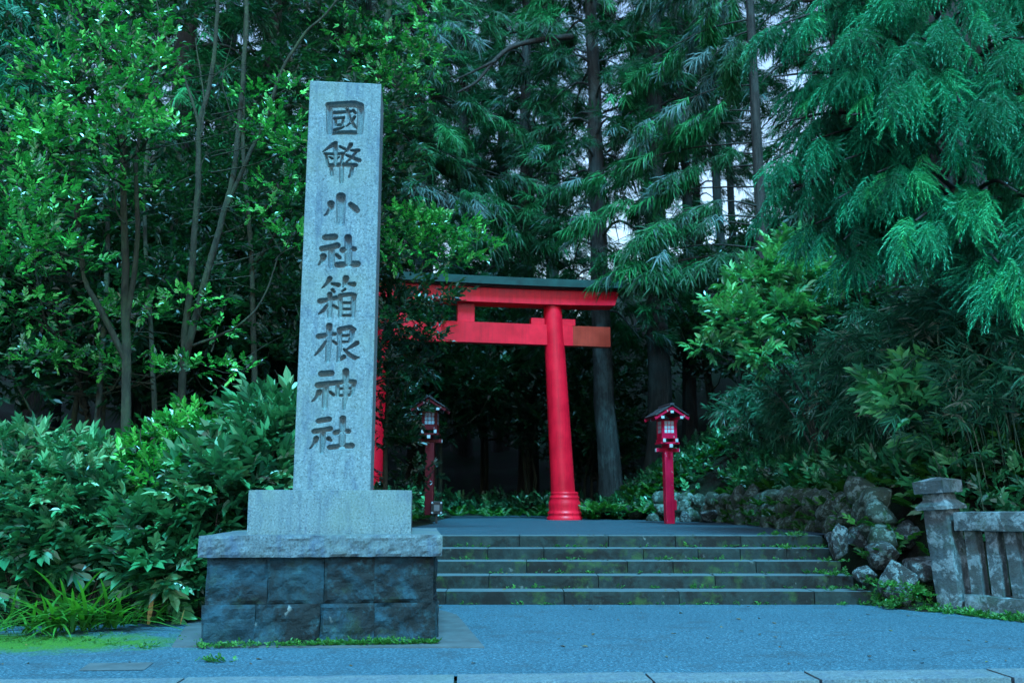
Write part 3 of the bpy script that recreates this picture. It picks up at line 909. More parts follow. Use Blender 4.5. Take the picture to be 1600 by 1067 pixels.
# ------------------------------------------------------------------ stone fence on the right
FD = np.array([0.54, -0.842]); FA = math.atan2(FD[1], FD[0])
F0 = np.array([4.72, 9.86])
fence = tag(empty('stone_fence', (F0[0], F0[1], 0), FA), 'mottled grey stone fence with a capped post and slanted balusters', 'fence')
def fence_post(x, lean):
    p = obj('post', worn_box('post', 0.27, 0.27, 1.17, M['fence'], 0.008, 0.06, 3 + int(x * 3), 4), fence, (x, 0, -0.05), (lean[0], lean[1], 0))
    prof = [(0.185, 1.115), (0.185, 1.15), (0.12, 1.22), (0.115, 1.30)]
    nm = MB()
    ring_ = lambda r, z: [(-r, -r, z), (r, -r, z), (r, r, z), (-r, r, z)]
    VV_ = np.array([ring_(*q) for q in prof]).reshape(-1, 3)
    FF = [(i * 4 + j, i * 4 + (j + 1) % 4, (i + 1) * 4 + (j + 1) % 4, (i + 1) * 4 + j) for i in range(3) for j in range(4)]
    nm.add(VV_, FF); nm.add(ring_(0.185, 1.115), [(3, 2, 1, 0)])
    obj('neck', nm.mesh('neck', M['fence'], False), p)
    cp = MB()
    prof = [(0.175, 1.29), (0.18, 1.42), (0.03, 1.46)]
    VV_ = np.array([ring_(*q) for q in prof]).reshape(-1, 3)
    FF = [(i * 4 + j, i * 4 + (j + 1) % 4, (i + 1) * 4 + (j + 1) % 4, (i + 1) * 4 + j) for i in range(2) for j in range(4)]
    cp.add(VV_, FF); cp.add(ring_(0.175, 1.29), [(3, 2, 1, 0)]); cp.add(ring_(0.03, 1.46), [(0, 1, 2, 3)])
    obj('cap', cp.mesh('cap', M['fence'], False), p)
fence_post(0, (R_(1.5), R_(-3.5)))
fence_post(2.75, (0, R_(1)))
obj('plinth', worn_box('plinth', 2.42, 0.3, 0.26, M['fence'], 0.01, 0.07, 21, 4), fence, (1.375, 0.02, -0.06))
obj('rail', worn_box('rail', 2.5, 0.26, 0.2, M['fence'], 0.01, 0.06, 22, 5), fence, (1.37, 0.0, 0.855), (0, R_(-0.7), 0))
for k in range(11):
    b = worn_box('baluster', 0.13, 0.14, 0.67, M['fence'], 0.006, 0.07, 30 + k, 5)
    obj('baluster', b, fence, (0.28 + k * 0.215, 0.0, 0.195), (0, R_(-2.5 + 0.9 * math.sin(k * 2.1)), 0))

# ------------------------------------------------------------------ rocks by the steps, retaining wall
rocks = [rock_mesh('rock%d' % k, M['rock'], k + 1, 4, 0.6) for k in range(7)]
rk = [  # px, py (foot), Y, size x,y,z, label
    (1405, 922, 10.25, 0.24, 0.26, 0.24, 'dark wedge shaped boulder at the foot of the steps'),
    (1352, 905, 10.5, 0.13, 0.16, 0.15, 'small rounded stone tucked against the second step'),
    (1376, 874, 10.85, 0.26, 0.24, 0.22, 'large lichen spotted boulder beside the middle steps'),
    (1440, 900, 10.3, 0.25, 0.26, 0.22, 'purple grey boulder leaning on the fence post'),
    (1310, 864, 11.2, 0.12, 0.2, 0.22, 'upright pale rock at the end of the fourth step'),
    (1345, 846, 11.5, 0.24, 0.24, 0.17, 'long pale lichen rock on top of the boulder pile'),
    (1415, 850, 11.2, 0.28, 0.25, 0.2, 'mossy rock behind the big boulder pile'),
    (1300, 846, 12.0, 0.12, 0.16, 0.13, 'small grey rock at the end of the top step'),
    (1385, 826, 11.9, 0.2, 0.22, 0.2, 'whitish rock against the retaining wall foot'),
    (1165, 822, 17.4, 0.3, 0.24, 0.16, 'flat mossy boulder lying on the landing edge'),
    (1110, 812, 19.0, 0.34, 0.26, 0.2, 'pale pointed boulder on the landing edge by the lantern'),
    (1072, 814, 19.6, 0.2, 0.2, 0.13, 'small square grey stone right of the lantern post'),
    (1215, 826, 15.6, 0.26, 0.24, 0.15, 'low mossy stone below the retaining wall'),
]
for k, (px_, py_, Y_, sx, sy, sz, lab) in enumerate(rk):
    p = P(px_, py_, Y_)
    o = obj('rock', rocks[k % 7], None, (p[0], p[1], p[2] + sz * 0.35), (0.2 * math.sin(k * 3), 0.2 * math.cos(k * 2), k * 1.3))
    o.scale = (sx, sy, sz)
    tag(o, lab, 'rock', 'rocks beside the steps and landing')

wstones = [rock_mesh('wall_stone%d' % k, M['wall_stone'], 20 + k, 2, 0.4) for k in range(10)]
wall = tag(empty('retaining_wall', (4.6, 15, LAND)), 'low mossy retaining wall of rounded stones along the landing', 'wall')
rng = np.random.default_rng(11)
for row in range(3):
    y = 10.75 + 0.19 * row
    while y < 20.5:
        w = rng.uniform(0.24, 0.52)
        yy = y + w / 2
        bend = 1.6 * float(sstep(18.5, 21.5, yy))
        h = rng.uniform(0.24, 0.36)
        o = obj('stone', wstones[rng.integers(len(wstones))], wall, (0.05 * row - 0.12 - bend + rng.uniform(-0.1, 0.06), yy - 15, 0.06 + row * 0.2 + rng.uniform(-0.06, 0.06)), (rng.uniform(-0.9, 0.9), rng.uniform(-0.3, 0.3), rng.uniform(-0.35, 0.35) + (3.14 if rng.random() < 0.5 else 0)))
        o.scale = (0.24, w * 0.72, h * 0.75)
        y += w * 1.0
estones = [rock_mesh('edging_stone%d' % k, M['edging_stone'], 40 + k, 2, 0.4) for k in range(6)]
wall2 = tag(empty('rock_edging', (1.9, 23.2, LAND)), 'low heap of dark mossy stones behind the red column', 'wall')
for k in range(34):
    t = rng.uniform(0, 1)
    x = 1.6 + 2.4 * t
    y = 23.6 - 2.4 * t + rng.uniform(-0.2, 0.25)
    o = obj('stone', estones[rng.integers(6)], wall2, (x - 1.9, y - 23.2, rng.uniform(0.0, 0.25)), tuple(rng.uniform(-0.5, 0.5, 3)))
    s = rng.uniform(0.1, 0.22)
    o.scale = (s * 1.2, s, s * 0.8)

# ------------------------------------------------------------------ vegetation tools
def leaf_tmpl(w=0.42, fold=0.25, droop=0.12):
    h = w / 2
    v = np.array([(0, 0, 0), (h * 0.85, 0.3, fold * h), (h * 0.9, 0.62, fold * h - droop * 0.3), (0, 1, -droop), (-h * 0.9, 0.62, fold * h - droop * 0.3), (-h * 0.85, 0.3, fold * h)])
    return v, np.array([(0, 1, 2, 3), (0, 3, 4, 5)])

def blade_tmpl(w=0.1, droop=0.25, n=3):
    """long narrow leaf bent over its length: strip of n quads"""
    V, F = [], []
    for k in range(n + 1):
        t = k / n
        ww = w * 0.5 * (1 - t ** 2) ** 0.7 * (0.5 + 0.5 * min(1, t * 4)) + 0.002
        V += [(-ww, t, -droop * t * t), (ww, t, -droop * t * t)]
    for k in range(n):
        F.append((2 * k, 2 * k + 1, 2 * k + 3, 2 * k + 2))
    return np.array(V), np.array(F)

def sprig(rng, n, leaf, llen=0.45, spread=1.0, flat=0.35, tip=True):
    """n leaves set along a unit twig pointing +y; returns verts, quads"""
    lv, lf = leaf
    V, F = [], []
    k = len(lv)
    for i in range(n):
        t = 0.15 + 0.85 * i / max(1, n - 1)
        s = 1 if i % 2 else -1
        a = s * rng.uniform(0.6, 1.25) * spread * (1.1 - 0.75 * t) + rng.normal(0, 0.12)
        if tip and i == n - 1: a = rng.normal(0, 0.2)
        d = np.array([[math.sin(a), math.cos(a), rng.normal(0.1, flat * 0.6)]])
        up = np.array([[rng.normal(0, flat), rng.normal(0, flat), 1.0]])
        Rm = frames(d, up)[0]
        V.append(np.array([0, t * 0.75, 0]) + llen * rng.uniform(0.75, 1.15) * (lv @ Rm.T))
        F.append(lf + i * k)
    # the twig itself
    b = n * k
    V.append(np.array([(-0.012, 0, 0), (0.012, 0, 0), (0.006, 0.8, 0), (-0.006, 0.8, 0)]))
    F.append(np.array([(b, b + 1, b + 2, b + 3)]))
    return np.concatenate(V), np.concatenate(F)

def clump(mb, rng, c, rad, n, sprigs, size=(0.16, 0.26), up=0.5, shell=0.35, tone=(0.5, 0.25), out=1.0, droop=0.0):
    """n sprigs inside an ellipsoid, growing outwards"""
    c = np.asarray(c, float); rad = np.asarray(rad, float)
    d = rand_dirs(rng, n)
    r = rng.uniform(shell, 1.0, n) ** 0.6
    pos = c + d * r[:, None] * rad
    dr = d * out * np.array([1, 1, 0.5]) + rng.normal(0, 0.45, (n, 3)) + np.array([0, 0, up - droop])
    upv = np.array([0, 0, 1.0]) + rng.normal(0, 0.35, (n, 3))
    Rm = frames(dr, upv)
    sc = rng.uniform(size[0], size[1], n)
    rn = np.clip(rng.normal(tone[0], tone[1], n), 0, 1)
    pick = rng.integers(len(sprigs), size=n)
    for k, (tv, tf) in enumerate(sprigs):
        m = pick == k
        if m.any(): mb.inst(tv, tf, pos[m], Rm[m], sc[m], rn[m])

def needle_spray(rng, ns=11, needles=0, L=0.55, droop=0.5, w=0.05, fan=1.0, zs=(-0.25, 0.1)):
    """a cedar spray: unit axis +y, strands to both sides hanging down; needles>0 gives fuzzy strands"""
    mb = MB()
    lean = rng.uniform(-0.2, 0.2)
    for i in range(ns):
        t = (i + 0.5) / ns
        s = 1 if i % 2 else -1
        a = s * rng.uniform(0.35, 0.95) * (1.05 - 0.7 * t) * fan
        base = np.array([lean * t * t, t * 0.8, -0.25 * droop * t * t])
        ln = L * rng.uniform(0.7, 1.15) * (0.75 + 0.5 * math.sin(t * 2.6))
        dv = np.array([math.sin(a), math.cos(a), rng.uniform(*zs)])
        m = 6 if needles else 3
        tt = np.linspace(0, 1, m)
        pts = base + ln * (tt[:, None] * dv) + np.array([0, 0, -1]) * (droop * ln * tt ** 2)[:, None]
        tg = np.gradient(pts, axis=0); tg /= np.linalg.norm(tg, axis=1)[:, None]
        side = np.cross(tg, np.array([0, 0, 1.0]) + rng.normal(0, 0.5, 3)); side /= np.linalg.norm(side, axis=1)[:, None] + 1e-9
        if not needles:
            ww = w * np.array([0.6, 1.0, 0.1]) if m == 3 else w
            V = np.stack([pts - side * ww[:, None], pts + side * ww[:, None]], 1).reshape(-1, 3)
            mb.add(V, [(2 * k, 2 * k + 1, 2 * k + 3, 2 * k + 2) for k in range(m - 1)])
        else:
            q = np.linspace(0.02, 1, needles)
            b = np.stack([np.interp(q, tt, pts[:, k]) for k in range(3)], 1)
            tq = np.stack([np.interp(q, tt, tg[:, k]) for k in range(3)], 1)
            sq = np.stack([np.interp(q, tt, side[:, k]) for k in range(3)], 1)
            nq = np.cross(tq, sq)
            ang = q * 97 + rng.uniform(0, 6, needles)
            rd = np.cos(ang)[:, None] * sq + np.sin(ang)[:, None] * nq
            nl = w * (1.15 - 0.55 * q)[:, None]
            tip = b + tq * nl * 1.15 + rd * nl * 0.75
            sd_ = np.cross(rd, tq) * 0.11 * w
            V = np.stack([b - sd_, b + sd_, tip], 1).reshape(-1, 3)
            mb.add(V, np.arange(needles * 3).reshape(-1, 3))
    F = np.concatenate(mb.f)
    return np.concatenate(mb.v), F

rng = np.random.default_rng(21)
LEAF_R = leaf_tmpl(0.52, 0.3, 0.10)        # rounded oval
LEAF_P = leaf_tmpl(0.44, 0.35, 0.2)        # pointed
LEAF_N = leaf_tmpl(0.12, 0.2, 0.2)         # narrow bamboo
SP_CAM = [sprig(rng, 7, LEAF_R, 0.42, 1.0, 0.4) for _ in range(5)]
SP_LAU = [sprig(rng, 8, LEAF_P, 0.62, 1.1, 0.35) for _ in range(5)]
SP_BAM = [sprig(rng, 6, LEAF_N, 0.75, 0.9, 0.3) for _ in range(5)]
SP_FERN = [sprig(rng, 13, LEAF_P, 0.34, 1.0, 0.12) for _ in range(3)]
SP_WEED = [sprig(rng, 6, LEAF_R, 0.5, 1.6, 0.4) for _ in range(3)]
SPRAY_FAR = [needle_spray(rng, 24, 0, 0.45, 0.4, 0.017, 1.3, (-0.5, 0.45)) for _ in range(6)]
SPRAY_NEAR = [needle_spray(rng, 12, 40, 0.46, 0.5, 0.09) for _ in range(6)]

def sprays(mb, rng, pos, dirs, size, lib, tone=(0.45, 0.22), dead=0.06):
    n = len(pos)
    Rm = frames(dirs, np.array([0, 0, 1.0]) + rng.normal(0, 0.3, (n, 3)))
    sc = rng.uniform(size[0], size[1], n)
    rn = np.clip(rng.normal(tone[0], tone[1], n), 0, 0.93)
    rn[rng.random(n) < dead] = 1.0
    pick = rng.integers(len(lib), size=n)
    for k, (tv, tf) in enumerate(lib):
        m = pick == k
        if m.any(): mb.inst(tv, tf, pos[m], Rm[m], sc[m], rn[m])

# ------------------------------------------------------------------ cedars of the wood (three grown crowns, shared)
def cedar_variant(seed, H=25.0, z0=4.0, z1=22.0, rad=0.36, reach=3.4, nb=75, per=23):
    rng = np.random.default_rng(seed)
    tr, cr = MB(), MB()
    zz = np.linspace(-1.0, H, 26)
    wob = np.cumsum(rng.normal(0, 0.03, (26, 2)), axis=0)
    pts = np.stack([wob[:, 0], wob[:, 1], zz], 1)
    rr = rad * (1 - 0.8 * np.clip(zz / H, 0, 1)) + rad * 0.5 * np.exp(-np.clip(zz + 0.3, 0, 9) * 1.8)
    tube(tr, pts, rr, 26, 0.035, rng)
    for b in range(nb):
        z = z0 + (z1 - z0) * (b + rng.uniform(0, 1)) / nb
        az = b * 2.4 + rng.uniform(-0.5, 0.5)
        L = reach * rng.uniform(0.6, 1.1) * (1.05 - 0.7 * (z - z0) / (z1 - z0))
        o = np.array([np.interp(z, zz, pts[:, 0]), np.interp(z, zz, pts[:, 1]), z])
        h = np.array([math.cos(az), math.sin(az), 0])
        sag = rng.uniform(0.25, 0.5) * L
        ctrl = [o, o + h * L * 0.35 + [0, 0, 0.12 * L], o + h * L * 0.75 + [0, 0, -0.1 * L], o + h * L + [0, 0, -sag]]
        bp = smooth_path(ctrl, 9)
        tube(tr, bp, np.linspace(0.05, 0.012, 9) * (rad / 0.36) * (0.6 + L / reach * 0.6), 5)
        kc = rng.integers(3, 6); tc = rng.uniform(0.35, 1.0, kc); uc = rng.uniform(-1, 1, kc); cc = rng.integers(kc, size=per)
        t = np.clip(tc[cc] + rng.normal(0, 0.05, per), 0, 1)
        base = np.stack([np.interp(t * 8, np.arange(9), bp[:, k]) for k in range(3)], 1)
        lat = np.array([-h[1], h[0], 0])
        u = uc[cc] + rng.normal(0, 0.12, per)
        base += lat * (u * 0.28 * L * (0.4 + 0.6 * t))[:, None] + rng.normal(0, 0.1, (per, 3))
        dirs = h * rng.uniform(0.3, 1.0, per)[:, None] + lat * (u * 0.8)[:, None] + np.array([0, 0, -1.0]) * rng.uniform(-0.2, 0.6, per)[:, None]
        sprays(cr, rng, base, dirs, (0.5, 0.85), SPRAY_FAR, (rng.uniform(0.1, 0.7), 0.2))
    return tr.mesh('cedar_trunk', M['cedar_bark'], True), cr.mesh('cedar_crown', M['cedar'])

CED = [cedar_variant(1), cedar_variant(2, z0=3.0, nb=80), cedar_variant(3, z0=5.5, reach=3.0, nb=70), cedar_variant(4, z0=10.5, reach=2.6, nb=46, per=20)]

def cedar(x, y, var, sc, rz, label, lean=(0, 0), trunk_scale=1.0, bark=None, group='cedars of the wood', name='cedar_tree'):
    t = tag(empty(name, (x, y, float(terrain(x, y)) - 0.1), rz), label, 'tree', group)
    t.rotation_euler = (lean[0], lean[1], rz)
    t.scale = (sc, sc, sc)
    o = obj('trunk', CED[var][0], t); o.scale = (trunk_scale, trunk_scale, 1)
    if bark:
        o.data = CED[var][0].copy(); o.data.materials[0] = M[bark]
    obj('crown', CED[var][1], t)
    return t

def at_px(px, Y): return (px - CX) / FPX * Y / 1.0
ORD = ['first', 'second', 'third', 'fourth', 'fifth', 'sixth', 'seventh', 'eighth', 'ninth', 'tenth', 'eleventh']
def ordered(lst, text):
    """pairs every spot with a label that counts from the left frame edge"""
    s = sorted(lst, key=lambda q: q[0] / q[1])
    return [(q, text % ORD[k]) for k, q in enumerate(s)]
T1 = cedar(at_px(948, 25.5), 25.5, 2, 1.0, 0.4, 'pale lichened cedar trunk just behind the gate, right of its column', (0, R_(-1.2)), 0.88, 'cedar_bark_pale')
mb = MB()
for ctrl, r0 in (([(893, 58, 25), (850, 62, 24.4), (800, 74, 24), (770, 98, 23.8), (745, 128, 23.7), (715, 145, 23.6)], 0.1), ([(775, 95, 23.8), (740, 112, 23.6), (705, 128, 23.5)], 0.05)):
    tube(mb, smooth_path([P(*q) for q in ctrl], 26), np.linspace(r0, r0 * 0.3, 26), 8, 0.06, np.random.default_rng(3))
lm = mb.mesh('limb', M['cedar_bark'], True)
lm.transform(Matrix.LocRotScale(T1.location, T1.rotation_euler, T1.scale).inverted())
obj('limb', lm, T1)
cedar(at_px(1030, 27.5), 27.5, 3, 1.0, 2.0, 'thick dark cedar trunk behind the bright red lantern', (0, R_(-1)), 1.05)
cedar(at_px(1078, 30), 30, 3, 0.95, 4.1, 'slim cedar trunk right of the bright red lantern', (0, R_(-0.5)), 0.7)
cedar(at_px(1140, 37), 37, 3, 1.05, 1.2, 'slim far cedar trunk in the bright gap right of the lantern', (0, 0), 0.6)
cedar(at_px(1047, 33), 33.5, 3, 1.05, 5.0, 'thin cedar trunk in the bright gap behind the slim one', (0, 0), 0.5)
cedar(at_px(1172, 37), 38.5, 3, 1.05, 2.2, 'very slim cedar trunk in the bright gap nearest the drooping cedar', (0, 0), 0.5)
cedar(at_px(1108, 42), 43, 2, 1.1, 0.7, 'farthest cedar closing the bright gap right of the lantern', (0, 0), 0.6)
cedar(at_px(785, 40), 40, 2, 1.15, 3.0, 'far cedar trunk above the middle of the gate', (0, 0), 0.8)
for (x, y, v, s, r), lab in ordered([(-8, 20, 1, 0.95, 0.3), (-12, 23, 0, 1.0, 1.5), (-5.0, 25, 1, 1.0, 2.2), (-9.5, 28, 0, 1.1, 0.9), (-15, 28, 1, 1.1, 2.6), (-13, 16, 1, 0.85, 4.0), (-6.2, 22, 1, 0.9, 3.3), (-7, 31, 1, 1.1, 0.2), (-17, 20, 0, 1, 5), (-20, 26, 0, 1.1, 1)], 'dark cedar behind the leafy left trees, %s from the left'):
    cedar(x, y, v, s, r, lab)
for (x, y, v, s, r), lab in ordered([(-3.2, 31, 1, 1.0, 3.7), (0.6, 33, 1, 1.05, 5.2), (-6.5, 36, 0, 1.1, 4.4), (-11, 40, 0, 1.2, 2), (-2.2, 39, 0, 1.1, 1.4), (2.2, 50, 1, 1.25, 0.6), (-5, 50, 1, 1.2, 1), (-16, 42, 1, 1.2, 5)], 'dark cedar deep in the wood behind the gate, %s from the left'):
    cedar(x, y, v, s, r, lab)
for (x, y, v, s, r), lab in ordered([(9.3, 24, 1, 0.95, 5.9), (11, 19.5, 0, 0.9, 1.1), (14, 25, 1, 1.0, 2.4), (13.5, 33, 0, 1.1, 0.5), (16.5, 19, 1, 0.9, 2), (18, 30, 0, 1.1, 4), (20, 40, 0, 1.2, 1), (13, 14.5, 1, 0.85, 3)], 'dark cedar up the bank behind the bamboo grass, %s from the left'):
    cedar(x, y, v, s, r, lab)

# ------------------------------------------------------------------ broadleaf trees of the understorey (shared crowns)
def under_variant(seed, mat, n=1200, R=2.0, H=4.2, size=(0.26, 0.42), conifer=False):
    rng = np.random.default_rng(seed)
    tr, cr = MB(), MB()
    top = np.array([rng.normal(0, 0.3), rng.normal(0, 0.3), H * 0.75])
    for k in range(3):
        e = np.array([rng.normal(0, 0.9), rng.normal(0, 0.9), H * rng.uniform(0.8, 1.1)])
        path_ = smooth_path([(0.1 * k, 0.05 * k, -0.4), (0.2 * k - 0.2, 0.1, H * 0.35), e * 0.75, e], 10)
        tube(tr, path_, np.linspace(0.06, 0.016, 10), 7, 0.08, rng)
    for k in range(16):
        d = rand_dirs(rng, 1)[0]
        c = np.array([0, 0, H * 0.72]) + d * np.array([R, R, H * 0.5]) * rng.uniform(0.25, 0.85)
        rad = np.array([R * 0.5, R * 0.5, R * 0.3]) * rng.uniform(0.7, 1.2)
        tube(tr, smooth_path([(0, 0, c[2] * 0.6), c * 0.6 + [0, 0, 0.2], c], 6), np.linspace(0.03, 0.008, 6), 4)
        clump(cr, rng, c, rad, n // 16, SP_CAM, size, 0.25, 0.2, (rng.uniform(0.2, 0.6), 0.22))
    return tr.mesh('understorey_trunk', M['bark'], True), cr.mesh('understorey_crown', M[mat])
UND = [under_variant(31, 'evergreen'), under_variant(32, 'evergreen', 1300, 2.3, 5.0), under_variant(33, 'evergreen', 1000, 1.7, 3.0)]

def under(x, y, v, s, rz, label, group):
    t = tag(empty('evergreen_tree', (x, y, float(terrain(x, y)) - 0.1), rz), label, 'tree', group)
    t.scale = s if isinstance(s, tuple) else (s, s, s)
    obj('trunk', UND[v][0], t); obj('crown', UND[v][1], t)
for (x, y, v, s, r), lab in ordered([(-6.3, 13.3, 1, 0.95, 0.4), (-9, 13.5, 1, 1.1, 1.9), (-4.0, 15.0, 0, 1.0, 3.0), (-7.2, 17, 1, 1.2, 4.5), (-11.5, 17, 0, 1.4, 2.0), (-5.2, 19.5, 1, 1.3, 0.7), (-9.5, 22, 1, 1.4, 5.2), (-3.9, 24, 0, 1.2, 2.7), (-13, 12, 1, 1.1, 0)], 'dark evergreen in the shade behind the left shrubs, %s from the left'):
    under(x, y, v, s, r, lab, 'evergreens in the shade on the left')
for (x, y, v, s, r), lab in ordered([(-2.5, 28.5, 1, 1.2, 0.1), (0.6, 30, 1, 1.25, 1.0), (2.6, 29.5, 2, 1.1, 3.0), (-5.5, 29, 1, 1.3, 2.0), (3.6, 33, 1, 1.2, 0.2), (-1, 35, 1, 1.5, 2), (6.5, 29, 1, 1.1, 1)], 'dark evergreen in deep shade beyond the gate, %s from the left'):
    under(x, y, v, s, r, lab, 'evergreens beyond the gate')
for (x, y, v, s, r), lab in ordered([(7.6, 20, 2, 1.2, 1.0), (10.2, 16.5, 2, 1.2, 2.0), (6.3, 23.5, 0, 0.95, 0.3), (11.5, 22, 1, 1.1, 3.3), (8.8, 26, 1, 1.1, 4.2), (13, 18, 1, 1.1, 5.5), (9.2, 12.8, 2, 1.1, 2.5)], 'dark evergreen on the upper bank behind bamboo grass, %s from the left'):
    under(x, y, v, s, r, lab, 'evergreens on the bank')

# far wood beyond, one mass
rng = np.random.default_rng(77)
mb = MB()
for k in range(150):
    y = rng.uniform(56, 75)
    x = rng.uniform(-1.0, 1.0) * 0.95 * y
    if 0.13 < x / y < 0.32 : continue
    z = rng.uniform(-3, 16) if x < 9 else rng.uniform(-3, 24)
    clump(mb, rng, (x, y, z), (4, 3, 2.6), 42, SP_CAM, (1.3, 2.1), 0.3, 0.1, (0.3, 0.2))
tag(obj('distant_wood', mb.mesh('distant_wood', M['evergreen'])), 'far dark wood seen between the trunks', kind='stuff')

# ------------------------------------------------------------------ camellia tree, upper left
def stems(mb, lst, Y, seed):
    rng = np.random.default_rng(seed)
    for pts, r0, r1 in lst:
        c = [P(a, b, Y + (e if len(q) > 2 else 0)) for q in pts for (a, b, e) in [tuple(q) + ((0,) if len(q) == 2 else ())]]
        n = 6 * len(c)
        pth = smooth_path(c, n)
        pth += np.cumsum(rng.normal(0, 0.004, (n, 3)), axis=0)
        tube(mb, pth, np.linspace(r0, r1, n), 8, 0.06, rng)

def leafy(mb, rng, lst, sprigs, size, dens=1.0, tone=(0.5, 0.25), up=0.45, shell=0.2, flat=1.0):
    for (px, py, Y, rx, ry, rz, n) in lst:
        clump(mb, rng, P(px, py, Y), (rx, ry, rz * flat), int(n * dens), sprigs, size, up, shell, tone)

rng = np.random.default_rng(41)
camA = tag(empty('camellia_tree', P(190, 700, 10.2) * [1, 1, 0] + [0, 0, 0.3]), 'bright leaved camellia tree with layered branches in the upper left corner', 'tree', 'broadleaf trees on the left')
def local(me, root):
    me.transform(Matrix.Translation(-Vector(root.location)))
    return me
tb, cb = MB(), MB()
stems(tb, [([(196, 720), (198, 520), (195, 330), (190, 180), (180, 40, -0.2)], 0.06, 0.02), ([(196, 520), (215, 380), (212, 250), (230, 130), (250, 30)], 0.035, 0.012),
           ([(130, 420, 0.2), (118, 260, 0), (100, 160, -0.3), (70, 80, -0.4)], 0.03, 0.01), ([(196, 560), (150, 470), (130, 420, 0.2), (112, 250)], 0.04, 0.015)], 10.2, 1)
A_cl = [(150, 50, 9.6, .6, .5, .32, 60), (205, 25, 9.7, .45, .4, .3, 45), (100, 95, 9.4, .45, .45, .24, 45), (200, 95, 9.5, .55, .5, .25, 60), (245, 110, 9.6, .4, .4, .22, 40), (140, 140, 9.3, .6, .5, .2, 60),
        (75, 125, 9.3, .35, .4, .2, 30), (215, 160, 9.6, .45, .4, .18, 40), (95, 195, 9.1, .7, .5, .2, 75), (180, 190, 9.2, .6, .5, .2, 65), (245, 195, 9.3, .35, .4, .16, 32), (30, 190, 9.2, .5, .5, .2, 50),
        (140, 230, 9.4, .7, .5, .2, 60), (55, 235, 9.2, .6, .5, .18, 55), (15, 260, 9.0, .4, .4, .2, 35), (40, 285, 8.9, .55, .5, .24, 60), (75, 320, 9.0, .5, .45, .24, 50), (15, 345, 8.9, .45, .45, .3, 55),
        (50, 380, 9.0, .5, .45, .25, 55), (90, 400, 9.3, .5, .5, .2, 45), (10, 420, 9.0, .4, .4, .25, 45), (170, 290, 10.2, .7, .5, .2, 50), (260, 60, 10, .3, .3, .2, 25), (40, 480, 9.4, .5, .5, .25, 45)]
leafy(cb, rng, A_cl, SP_CAM, (0.14, 0.21), 1.0, (0.58, 0.3), flat=0.7)
for (px, py, Y, *_r) in A_cl:                                   # twigs reaching each layer
    e = P(px, py, Y); b = P(195 if px > 120 else 125, py + 60, 10.1)
    tube(tb, smooth_path([b, (b + e) / 2 + [0, 0, -0.08], e], 7), np.linspace(0.014, 0.004, 7), 4)
    for q in range(5):
        e2 = e + rng.normal(0, 1, 3) * [0.4, 0.35, 0.06]
        tube(tb, smooth_path([(b + e) / 2 + [0, 0, -0.08], (b + e2) / 2 + rng.normal(0, 0.05, 3) + (e2 - b) * 0.2, e2], 6), np.linspace(0.008, 0.003, 6), 3)
obj('trunk', local(tb.mesh('trunk', M['bark'], True), camA), camA)
obj('crown', local(cb.mesh('crown', M['camellia']), camA), camA)

# bare-stemmed tree with three leaning stems left of the pillar
rng = np.random.default_rng(42)
camB = tag(empty('camellia_tree', P(290, 690, 11.4) * [1, 1, 0] + [0, 0, 0.5]), 'tree with three thin bare leaning stems behind the shrubs left of the pillar', 'tree', 'broadleaf trees on the left')
tb, cb = MB(), MB()
stems(tb, [([(282, 720), (288, 560), (300, 440), (312, 300), (316, 200), (335, 120), (343, 0), (345, -90)], 0.0540, 0.0216),
           ([(290, 560), (320, 440), (352, 330), (368, 260), (377, 160), (382, 60), (384, -80)], 0.0504, 0.0252),
           ([(345, 345), (385, 250), (420, 170), (440, 110), (475, 55), (520, 10), (560, -60)], 0.0324, 0.0130),
           ([(316, 215), (290, 120), (262, 60), (240, -30)], 0.0216, 0.0086), ([(305, 60), (318, 150), (316, 210)], 0.0086, 0.0144),
           ([(300, 540), (360, 515), (400, 480), (425, 430), (440, 395), (470, 380)], 0.0202, 0.0058), ([(440, 395), (420, 360), (400, 350)], 0.0058, 0.0029), ([(445, 390), (465, 350, -.2), (480, 335, -.3)], 0.0072, 0.0029),
           ([(280, 285), (310, 270), (320, 245), (360, 236), (405, 238)], 0.0072, 0.0043), ([(372, 200), (350, 130), (365, 60)], 0.0086, 0.0043), ([(430, 150), (470, 125), (520, 118)], 0.0086, 0.0043),
           ([(420, 180), (450, 165), (480, 170)], 0.0072, 0.0036), ([(320, 130), (370, 90), (400, 60)], 0.0086, 0.0043)], 11.4, 2)
B_cl = [(430, 205, 11.0, .45, .4, .14, 42), (465, 230, 11.0, .35, .35, .12, 30), (400, 150, 11.4, .35, .4, .14, 22), (455, 140, 11.2, .3, .3, .12, 22), (440, 290, 11.2, .4, .4, .14, 26), (410, 330, 11.6, .4, .4, .14, 22),
        (450, 375, 11.3, .3, .3, .15, 22), (210, 482, 10.7, .5, .4, .08, 34), (170, 490, 10.7, .3, .3, .07, 16), (300, 575, 10.6, .6, .4, .08, 26), (370, 572, 10.6, .3, .3, .06, 12), (60, 560, 10.6, .5, .4, .12, 28),
        (130, 550, 10.8, .5, .4, .14, 30), (200, 570, 10.9, .5, .4, .12, 30), (300, 470, 11.2, .5, .4, .1, 22), (340, 510, 11.5, .4, .4, .1, 16)]
leafy(cb, rng, B_cl, SP_CAM, (0.14, 0.21), 1.25, (0.58, 0.28))
for (px, py, Y, *_r) in B_cl:
    e = P(px, py, Y); b = P(330 if px > 250 else 240, py + 40, 11.4)
    tube(tb, smooth_path([b, (b + e) / 2 + [0, 0, -0.06], e], 7), np.linspace(0.012, 0.003, 7), 4)
